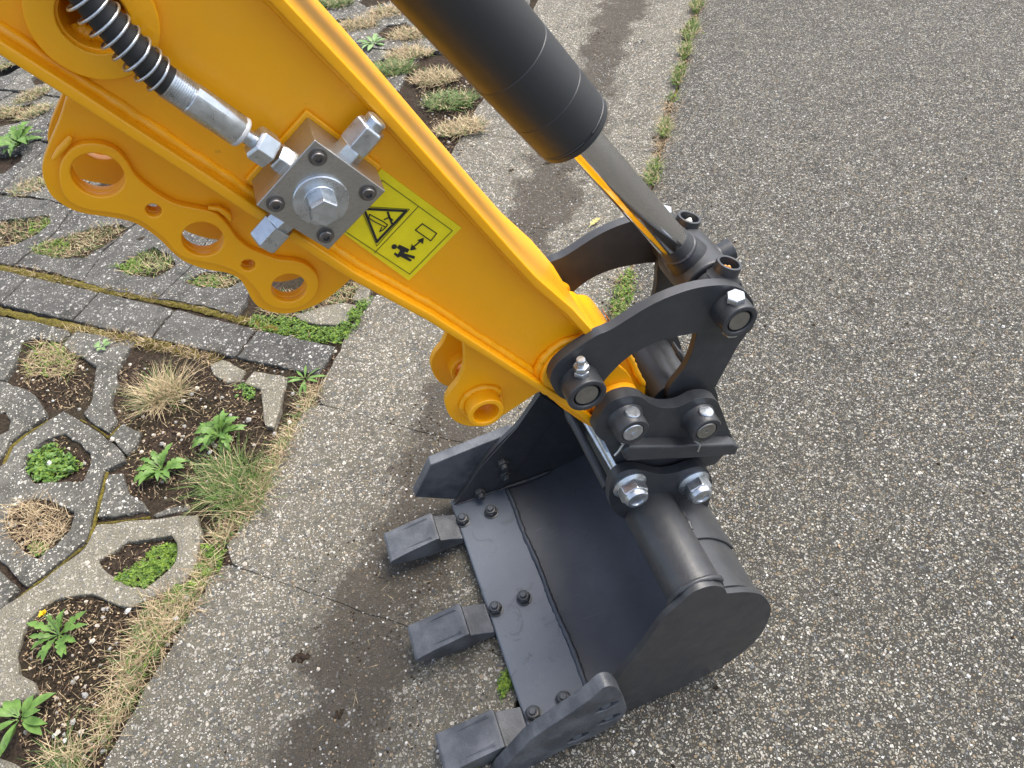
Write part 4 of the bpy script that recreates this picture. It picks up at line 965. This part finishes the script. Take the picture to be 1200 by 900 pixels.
# twisted bits on the gutter
def turf(name, label, cat, poly, n, h, mats, lean=(.2, .9), wd=.0016, group=None, kind=None, litter=0, lift=0.0, curl=.6):
    b = Bag(mats); nm = len(mats)
    for _ in range(n):
        x, y = pick(poly); s_, t_ = stof(x, y)
        z = (bed(x, y) if t_ < .01 else (valley(t_) if t_ < .62 else -.004)) + lift
        blade(b, x, y, z, random.uniform(*h), random.uniform(*lean), wd*random.uniform(.6, 1.4), random.choices(range(nm), [1+(nm-k) for k in range(nm)])[0], curl=curl)
    for _ in range(litter):
        x, y = pick(poly); leaflet(b, x, y, bed(x, y)+lift+.002, random.uniform(.002, .005), nm-1)
    o = b.build(name); return tag(o, label, cat, group, kind)
def moss(name, label, poly, n, mats=('moss', 'grass'), r=(.0018, .0042), hmax=.010, group=None, lift=.004):
    b = Bag(list(mats))
    for _ in range(n):
        x, y = pick(poly); s_, t_ = stof(x, y)
        z = (bed(x, y) if t_ < .01 else (valley(t_) if t_ < .62 else -.006)) + lift
        hgt = hmax*max(0, .35+noise.noise(Vector((x*55, y*55, 1))))
        if hgt <= 0: continue
        leaflet(b, x, y, z + random.uniform(0, hgt), random.uniform(*r), random.choices(range(len(mats)), [3]+[1]*(len(mats)-1))[0])
    o = b.build(name); return tag(o, label, 'moss' if 'moss' in name else 'weed', group)
b = Bag(['soil', 'straw', 'st_c', 'pebble', 'dry'])
for _ in range(5200):
    s_ = random.uniform(-.75, 2.7); t_ = random.gauss(.35, .085)
    if not .02 < t_ < .62 or noise.noise(Vector((s_*3.5, t_*9, 2))) < -.08: continue
    x, y = ST(s_, t_); k = random.random()
    if k < .82: stone(b, x, y, valley(t_)-.0006, random.uniform(.0010, .0032), 0, .5)
    elif k < .93: leaflet(b, x, y, valley(t_)+.001, random.uniform(.001, .003), 1)
    elif k < .97: blade(b, x, y, valley(t_)+.0008, random.uniform(.008, .022), 1.0, .0008, 4, curl=.1)
    else: stone(b, x, y, valley(t_)-.0005, random.uniform(.0016, .0036), 2, .6)
tag(b.build('gutter_dirt'), 'soil crumbs, grit and straw bits washed along the middle of the gutter', 'dirt', kind='stuff')
b = Bag(['st_b', 'st_e', 'st_c', 'soil', 'straw'])
for _ in range(420):
    x, y = random.uniform(.1, 1.6), random.uniform(-.6, 1.2)
    if stof(x, y)[1] < .66: continue
    k = random.random()
    if k < .9: stone(b, x, y, -.0003, random.uniform(.002, .0048), random.choice((0, 1, 2, 3)), .8)
    else: leaflet(b, x, y, .001, random.uniform(.002, .005), 4)
tag(b.build('loose_grit'), 'loose grit and small chips lying on the asphalt', 'grit', kind='stuff')
# --- tufts
c1, = [(-0.5342,0.8097)]
turf('dry_grass_tuft', 'large bleached dry grass tuft on the dark soil above the dandelions', 'dry grass', ell(c1, .045, .030, .3), 620, (.035, .085), ['dry', 'dry', 'grass'], (.3, 1.0), .0016)
turf('dry_grass_tuft', 'flat straw mat in the soil patch left of the large dry tuft', 'dry grass', [(-0.8858,1.0828), (-0.8473,1.1486), (-0.7797,1.107), (-0.7435,1.0339), (-0.7611,0.9782), (-0.8463,1.0169)], 520, (.012, .032), ['dry', 'straw', 'moss'], (.7, 1.1), .0014, litter=120, lift=.005)
turf('dry_grass_tuft', 'dry grass lying in the lowest rounded cell of the left pavers', 'dry grass', [(p[0]*.92+holeE[0][0]*.08, p[1]) for p in holeE], 420, (.012, .034), ['dry', 'straw'], (.7, 1.1), .0014, litter=60, lift=.006)
turf('grass_tuft', 'soft green grass tuft at the edge of the pale gutter slab below the dandelion', 'grass', [(-0.4531,0.5164), (-0.4074,0.5452), (-0.3538,0.5222), (-0.3303,0.4642), (-0.3508,0.4043), (-0.404,0.3979), (-0.443,0.4429)], 900, (.030, .075), ['grass', 'leaf', 'dry'], (.2, 1.0), .0015)
turf('grass_tuft', 'dry grass strip beside the gutter edge at the lower left', 'grass', [(-0.5762,0.2632), (-0.504,0.2624), (-0.4684,0.3259), (-0.4315,0.3009), (-0.4901,0.2107), (-0.5462,0.1543), (-0.5841,0.1037), (-0.6058,0.0654), (-0.6403,0.0195), (-0.668,0.0156), (-0.6359,0.1236)], 1500, (.012, .040), ['dry', 'straw', 'grass'], (.6, 1.1), .0014, litter=400, lift=.004)
turf('grass_tuft', 'dry grass strip between the green tuft and the moss along the gutter edge', 'grass', [(-0.3529,0.3832), (-0.2881,0.4819), (-0.2259,0.5946), (-0.1636,0.6782), (-0.1985,0.6881), (-0.2657,0.5855), (-0.3453,0.4589), (-0.4186,0.3888), (-0.4591,0.3424), (-0.4229,0.3276)], 1100, (.012, .034), ['dry', 'straw', 'grass'], (.6, 1.1), .0014, litter=300, lift=.004)
turf('grass_tuft', 'small pale tuft of grass at the bottom left corner of the picture', 'grass', [(-0.7388,0.0422), (-0.7115,0.0491), (-0.6778,0.0193), (-0.673,-0.024), (-0.7279,-0.0104)], 260, (.02, .05), ['dry', 'grass', 'leaf'], (.4, 1.0), .0015)
turf('grass_tuft', 'green and straw tuft in the pointed cell nearest the bracket with three holes', 'grass', hB, 420, (.010, .026), ['grass', 'dry', 'moss'], (.5, 1.0), .0014, litter=60, lift=.006)
turf('grass_tuft', 'straw and grass filling the long slanted cell at the left, under the yellow bracket', 'grass', hA, 620, (.010, .028), ['dry', 'grass', 'straw'], (.6, 1.1), .0014, litter=90, lift=.006)
turf('grass_tuft', 'dry turf in the cell cut by the left edge of the picture', 'grass', hU, 420, (.010, .026), ['dry', 'grass', 'straw'], (.6, 1.1), .0014, litter=60, lift=.006)
turf('grass_tuft', 'mixed turf in the small cell hidden behind the lowest large bracket hole', 'grass', hC, 320, (.008, .024), ['grass', 'dry', 'straw'], (.6, 1.1), .0014, litter=60, lift=.006)
moss('moss_patch', 'bright green moss at the left tip of the long slanted cell', [(-0.9178,1.5973), (-0.8701,1.6186), (-0.8049,1.6132), (-0.7912,1.5519), (-0.8493,1.5411)], 900)
moss('moss_patch', 'bright green moss in the left corner of the pointed cell', [(-0.6489,1.3905), (-0.6058,1.403), (-0.5769,1.3759), (-0.5959,1.3274), (-0.6244,1.3455)], 600)
moss('moss_patch', 'green moss inside the cell beside the third bracket hole', [(-0.4574,1.2199), (-0.4098,1.2363), (-0.3608,1.1964), (-0.3796,1.1589)], 700)
moss('moss_patch', 'mossy corner of the cell at the left frame edge', [(-0.9237,1.7688), (-0.8601,1.7509), (-0.862,1.7081), (-0.9312,1.6864)], 500)
moss('weed_patch', 'low green weeds in the upper rounded cell of the left pavers', [(-0.8381,0.7175), (-0.823,0.7546), (-0.7857,0.7595), (-0.7451,0.7158), (-0.7122,0.6561), (-0.7591,0.6465), (-0.8106,0.6562)], 700, ('leaf', 'moss'), (.003, .008), .018)
moss('moss_patch', 'small green sprig at the bottom of the lowest rounded cell', [(-0.8126,0.4873), (-0.7971,0.5022), (-0.7742,0.4715), (-0.786,0.4513)], 180, ('moss', 'leaf'))
moss('moss_patch', 'bright green moss filling the right half of the cell in the pale paver', [(-0.638,0.3354), (-0.6088,0.3471), (-0.5791,0.361), (-0.5656,0.3861), (-0.5184,0.3792), (-0.5213,0.3374), (-0.5531,0.3109), (-0.576,0.2951), (-0.6085,0.3158)], 2300)
moss('moss_patch', 'long bright green moss cushion along the gutter edge below the pale paver', [(-0.4657,0.3452), (-0.4236,0.3178), (-0.4364,0.2773), (-0.477,0.2516), (-0.5209,0.2357), (-0.5411,0.2585), (-0.5149,0.2762), (-0.4777,0.3058)], 3200, hmax=.014)
moss('moss_patch', 'scattered moss in the dry strip beside the lower gutter edge', [(-0.5763,0.218), (-0.5372,0.2168), (-0.5537,0.1573), (-0.5915,0.1065), (-0.6093,0.1213), (-0.607,0.1781)], 700, hmax=.012)
moss('moss_patch', 'green moss line between the solid blocks and the pale broken stones', [(-0.326,0.9806), (-0.2912,0.999), (-0.209,0.9461), (-0.1021,0.8583), (-0.0122,0.948), (0.001,0.9236), (-0.0572,0.8306), (-0.0983,0.7944), (-0.1796,0.8451), (-0.2765,0.93)], 3600, ('moss', 'grass', 'leaf'), hmax=.012)
turf('grass_tuft', 'dry straw along the joint above the large dry tuft', 'grass', [(-0.8181,1.1908), (-0.728,1.1521), (-0.5841,1.0467), (-0.4276,0.9145), (-0.3838,0.8752), (-0.4198,0.8666), (-0.5315,0.9624), (-0.6817,1.0785)], 650, (.008, .022), ['straw', 'dry', 'mossdark'], (.7, 1.1), .0013, litter=300, lift=.007)
turf('grass_tuft', 'straw caught in the middle of the upper mossy joint', 'grass', [(-0.9804,1.5669), (-0.8633,1.4751), (-0.7134,1.3364), (-0.5273,1.1921), (-0.374,1.0742), (-0.2529,0.9462), (-0.2772,0.9236), (-0.3975,1.0565), (-0.5502,1.1805), (-0.7357,1.3156), (-0.9357,1.4855)], 380, (.006, .018), ['straw', 'dry', 'mossdark'], (.7, 1.1), .0012, litter=160, lift=.008)
moss('moss_patch', 'tiny green sprout on the dark soil beside the pale broken paver', [(-0.3636,0.7624), (-0.3248,0.7449), (-0.3247,0.7046), (-0.3591,0.7199)], 260, ('leaf', 'moss'), hmax=.012)
turf('grass_tuft', 'loose straw and clover on the soil behind the third bracket hole', 'grass', [(-0.2833,1.0785), (-0.1841,1.0493), (-0.0749,1.0151), (0.0055,1.0137), (0.0195,0.9693), (-0.0538,0.9427), (-0.1297,0.9576), (-0.209,0.9461), (-0.28,1.0007)], 900, (.008, .026), ['straw', 'dry', 'grass'], (.6, 1.1), .0014, litter=300, lift=.004)
# --- strip of grass along the asphalt edge beyond the chromed rod
far_tufts = [((812,8),.05,'topmost green tuft at the asphalt edge, cut by the upper frame edge'),((803,38),.055,'second green tuft down the asphalt edge'),((796,62),.045,'third, yellowish tuft down the asphalt edge'),((789,90),.05,'fourth tuft down the asphalt edge, dark green'),((775,152),.035,'small straw coloured tuft at the asphalt edge level with the cylinder end'),((763,205),.042,'bright low tuft at the asphalt edge just right of the chromed rod')]
FT = [[(1.4735,2.0214)][0], [(1.3518,1.8461)][0], [(1.2627,1.7166)][0], [(1.1692,1.5751)][0], [(0.9899,1.2967)][0], [(0.8583,1.0925)][0]]
for i, (c, (px_, r_, lb)) in enumerate(zip(FT, far_tufts)):
    s_, t_ = stof(*c); c = ST(s_, .636)
    turf('grass_tuft', lb, 'grass', ell(ST(s_+random.uniform(-.01, .01), .636), r_*random.uniform(.8, 1.5), r_*random.uniform(.3, .45), math.atan2(DS.y, DS.x)), 300, (.008, .032), ['grass', 'dry', 'moss'] if i not in (2, 4) else ['dry', 'grass', 'moss'], (.3, 1.0), .0020, lift=.012)
    moss('moss_patch', 'moss under the ' + lb, ell(c, r_*1.5, r_*.35, math.atan2(DS.y, DS.x)), 260, ('moss', 'grass'), (.002, .005), .016, lift=.012)
moss('moss_patch', 'green moss in the asphalt joint framed by the near curved link', ell(ST(.83, .64), .10, .022, math.atan2(DS.y, DS.x)), 1500, ('moss', 'grass', 'straw'), (.002, .004), .012, lift=.010)
moss('moss_patch', 'bit of green moss beside the root of the nearest bucket tooth', ell(ST(-.135, .612), .022, .008, .9), 260, lift=.004)
moss('moss_patch', 'moss peeping out below the nearest bucket tooth', ell(ST(-.26, .59), .03, .014, .9), 400, lift=.004)
b = Bag(['grass', 'dry', 'moss', 'straw', 'soil'])
for _ in range(15000):
    s_ = random.uniform(.45, 2.75); d_ = noise.noise(Vector((s_*5.5, 3, 0)))+.35*noise.noise(Vector((s_*21, 5, 0)))
    if random.random() > max(.05, .30+d_*1.3): continue
    x, y = ST(s_, .638+random.gauss(0, .010+.012*max(0, d_))); dry_ = noise.noise(Vector((s_*8, 11, 0))) > -.05
    k = random.random()
    if k < .5: blade(b, x, y, -.008, random.uniform(.008, .034), random.uniform(.5, 1.1), .0016, (1 if dry_ else 0) if random.random() < .7 else 3)
    elif k < .85: leaflet(b, x, y, -.006+random.uniform(0, .010), random.uniform(.002, .0045), 3 if dry_ else 2)
    else: stone(b, x, y, -.004, random.uniform(.002, .005), 4, .8)
tag(b.build('edge_growth'), 'ragged straw, moss and crumbs filling the joint between gutter and asphalt', 'joint growth', kind='stuff')
# --- tufts in the far cells between arm and cylinder
fc = [((392,4),'green grass cell at the top edge just right of the yellow arm','g'),((455,16),'straw cell at the top edge beside the cylinder','d'),((420,30),'straw cell second from the top beside the yellow arm','d'),((480,42),'straw cell touching the cylinder, upper one','d'),((480,64),'straw cell touching the cylinder with a green corner','d'),((510,92),'straw patch above the dark soil between arm and cylinder','d'),((527,120),'small green weed on the dark soil between arm and cylinder','g'),((540,152),'reddish straw patch beside the gutter between arm and cylinder','d'),((440,96),'little green weed close to the arm edge','g')]
FC = [(0.2382,2.8889), (0.4234,2.6457), (0.2884,2.602), (0.4528,2.3887), (0.4145,2.2292), (0.4523,1.9928), (0.4526,1.7996), (0.437,1.6088), (0.3256,2.1435)]
for c, (px_, lb, k_) in zip(FC, fc):
    turf('grass_tuft', lb, 'grass', ell(c, .085, .05, -.4), 700, (.012, .040), ['dry', 'dry', 'straw', 'grass'] if k_ == 'd' else ['grass', 'leaf', 'dry'], (.5, 1.1), .0024, litter=100, lift=.010)
for c, lb in zip([(-0.938,1.9841), (-1.0037,2.7097), (-1.1614,3.1008), (-1.0995,2.6162), (-0.9829,2.5491)], ('faded turf in the cell left of the bracket edge', 'faded turf in the cell under the arm at upper left', 'faded turf at the left frame edge, uppermost', 'faded turf at the left frame edge, second', 'pale turf just left of the bracket')):
    turf('grass_tuft', lb, 'grass', ell(c, .07, .045, .2), 480, (.010, .030), ['dry', 'grass', 'straw'], (.6, 1.1), .0020, litter=60, lift=.008)

# --- leafy weeds
def leaf_mesh(L, Wd, teeth, bend, lobes=.5):
    bm = bmesh.new(); N = 14; prev = None
    for i in range(N+1):
        t = i/N
        w_ = Wd*(math.sin(math.pi*min(1, t**.75*1.02))**.8)*(.35+.9*t)
        if teeth: w_ *= 1 - lobes*(1 if (i % 3 == 0 and 0 < i < N-2) else 0) 
        if t < .16: w_ = Wd*.12
        w_ = max(w_, .0006)
        x = L*(t - .12*abs(bend)*t*t); z = L*(bend*t*(1.15-t)) + .002
        back = -.10*Wd if (teeth and i % 3 == 1) else 0
        r = [bm.verts.new((x+back, -w_, z+w_*.35)), bm.verts.new((x, 0, z)), bm.verts.new((x+back, w_, z+w_*.35))]
        if prev:
            bm.faces.new((prev[0], r[0], r[1], prev[1])); bm.faces.new((prev[1], r[1], r[2], prev[2]))
        prev = r
    return bm
def rosette(label, c, n, L, Wd, mat='leaf', teeth=True, az=None, bend=(.15, .5), cat='dandelion', name='dandelion_plant', z=.002):
    t = thing(name, (c[0], c[1], z), label, cat)
    for k in range(n):
        l_ = L*random.uniform(.6, 1.1)
        bm = leaf_mesh(l_, Wd*random.uniform(.75, 1.15), teeth, random.uniform(*bend))
        me = bpy.data.meshes.new('leaf'); bm.to_mesh(me); bm.free(); me.materials.append(M[mat])
        for p in me.polygons: p.use_smooth = True
        o = bpy.data.objects.new('leaf', me); COL.objects.link(o); o.parent = t
        a = (2*math.pi*k/n + random.uniform(-.3, .3)) if az is None else math.radians(az[k % len(az)]) + random.uniform(-.15, .15)
        o.rotation_euler = (random.uniform(-.3, .3), random.uniform(-.35, .15), a)
        o.location = (math.cos(a)*.004, math.sin(a)*.004, 0)
    return t
q1, q2, q3, q4, q5, q6, q7, q8 = [(-0.4098,0.6171), (-0.5386,0.5721), (-0.7323,0.253), (-0.7875,0.1163), (-0.6784,1.0433), (-0.2033,0.7106), (-1.0134,2.2965), (0.3096,2.3938)]
rosette('large bright green dandelion with upright toothed leaves in the middle of the soil patch', q1, 30, .066, .0105, bend=(.4, 1.2))
rosette('second dandelion, flatter and greyer green, left of the large one', q2, 20, .060, .0105, 'leaf', bend=(.25, .9))
dnd = rosette('dandelion with one yellow flower in the soil cell at the lower left', q3, 13, .066, .0095, 'leaf', bend=(.15, .5))
rosette('smooth leaved weed at the lower left corner below the flowering dandelion', q4, 11, .060, .010, 'leaf', False, bend=(.15, .5), cat='weed', name='leafy_weed')
rosette('tiny pale sprout with oval leaves in the paver joint', q5, 6, .026, .0065, 'leafpale', False, bend=(.2, .7), cat='sprout', name='seedling', z=.004)
rosette('dark green creeping weed at the gutter edge right of the pale broken paver', q6, 9, .050, .005, 'leaf', False, bend=(.1, .3), cat='weed', name='leafy_weed')
rosette('lush green weed at the left frame edge above the bracket', q7, 20, .105, .018, 'leaf', True, bend=(.3, .8), cat='weed', name='leafy_weed')
rosette('pale green weed between the far grass cells beside the arm', q8, 10, .075, .012, 'leafpale', False, bend=(.1, .4), cat='weed', name='leafy_weed')
base_ = Vector((q3[0], q3[1], .002)); tip = Vector((q3[0]+.004, q3[1]+.012, .062))
obj('flower_stalk', sweep([base_, base_.lerp(tip, .5)+Vector((.004, .0, 0)), tip], [.0022, .0019, .0016], 8), 'leafpale', dnd)
fb_ = Bag(['petal'])
for k in range(60):
    a = random.uniform(0, 6.28); r = random.uniform(.001, .0075)
    dx, dy = math.cos(a), math.sin(a)
    fb_.add([(tip.x, tip.y, tip.z), (tip.x+dx*r-dy*.0009, tip.y+dy*r+dx*.0009, tip.z+.004), (tip.x+dx*(r+.001), tip.y+dy*(r+.001), tip.z+.005), (tip.x+dx*r+dy*.0009, tip.y+dy*r-dx*.0009, tip.z+.004)], [(0, 1, 2, 3)], 0)
fb_.build('flower_head', dnd)
# fallen yellow leaf on the gutter behind the link
lf = leaf_mesh(.05, .012, True, .12, .6); bmesh.ops.rotate(lf, cent=(0, 0, 0), matrix=Matrix.Rotation(.5, 3, 'Z'), verts=lf.verts[:])
fx = [(0.6103,0.9559)][0]; bmesh.ops.translate(lf, vec=(fx[0], fx[1], -.008), verts=lf.verts[:])
tag(obj('fallen_leaf', lf, 'leafdry'), 'small withered yellow leaf lying on the gutter behind the far curved link', 'fallen leaf')
# dark clods on the gutter slab
for (x, y), r, lb in zip([(-0.3132,0.0552), (-0.2747,0.0972), (-0.2624,-0.0682), (0.6234,1.3208), (0.512,1.3293)], (.016, .008, .010, .012, .008), ('largest dark soil clod, on the pale slab left of the middle tooth', 'small dark clod just above the largest clod on the slab', 'dark clod on the slab left of the nearest tooth', 'dark clod on the gutter just below the cylinder end', 'tiny dark clod on the gutter beside the yellow arm edge')):
    b = Bag(['soil']); s_, t_ = stof(x, y)
    for _ in range(26):
        a = random.uniform(0, 6.28); q = r*random.random()**.6
        stone(b, x+q*math.cos(a), y+q*math.sin(a)*.7, valley(t_)-.0005, random.uniform(.2, .4)*r, 0, .45)
    tag(b.build('soil_clod'), lb, 'soil clod', 'dark clods on the gutter')
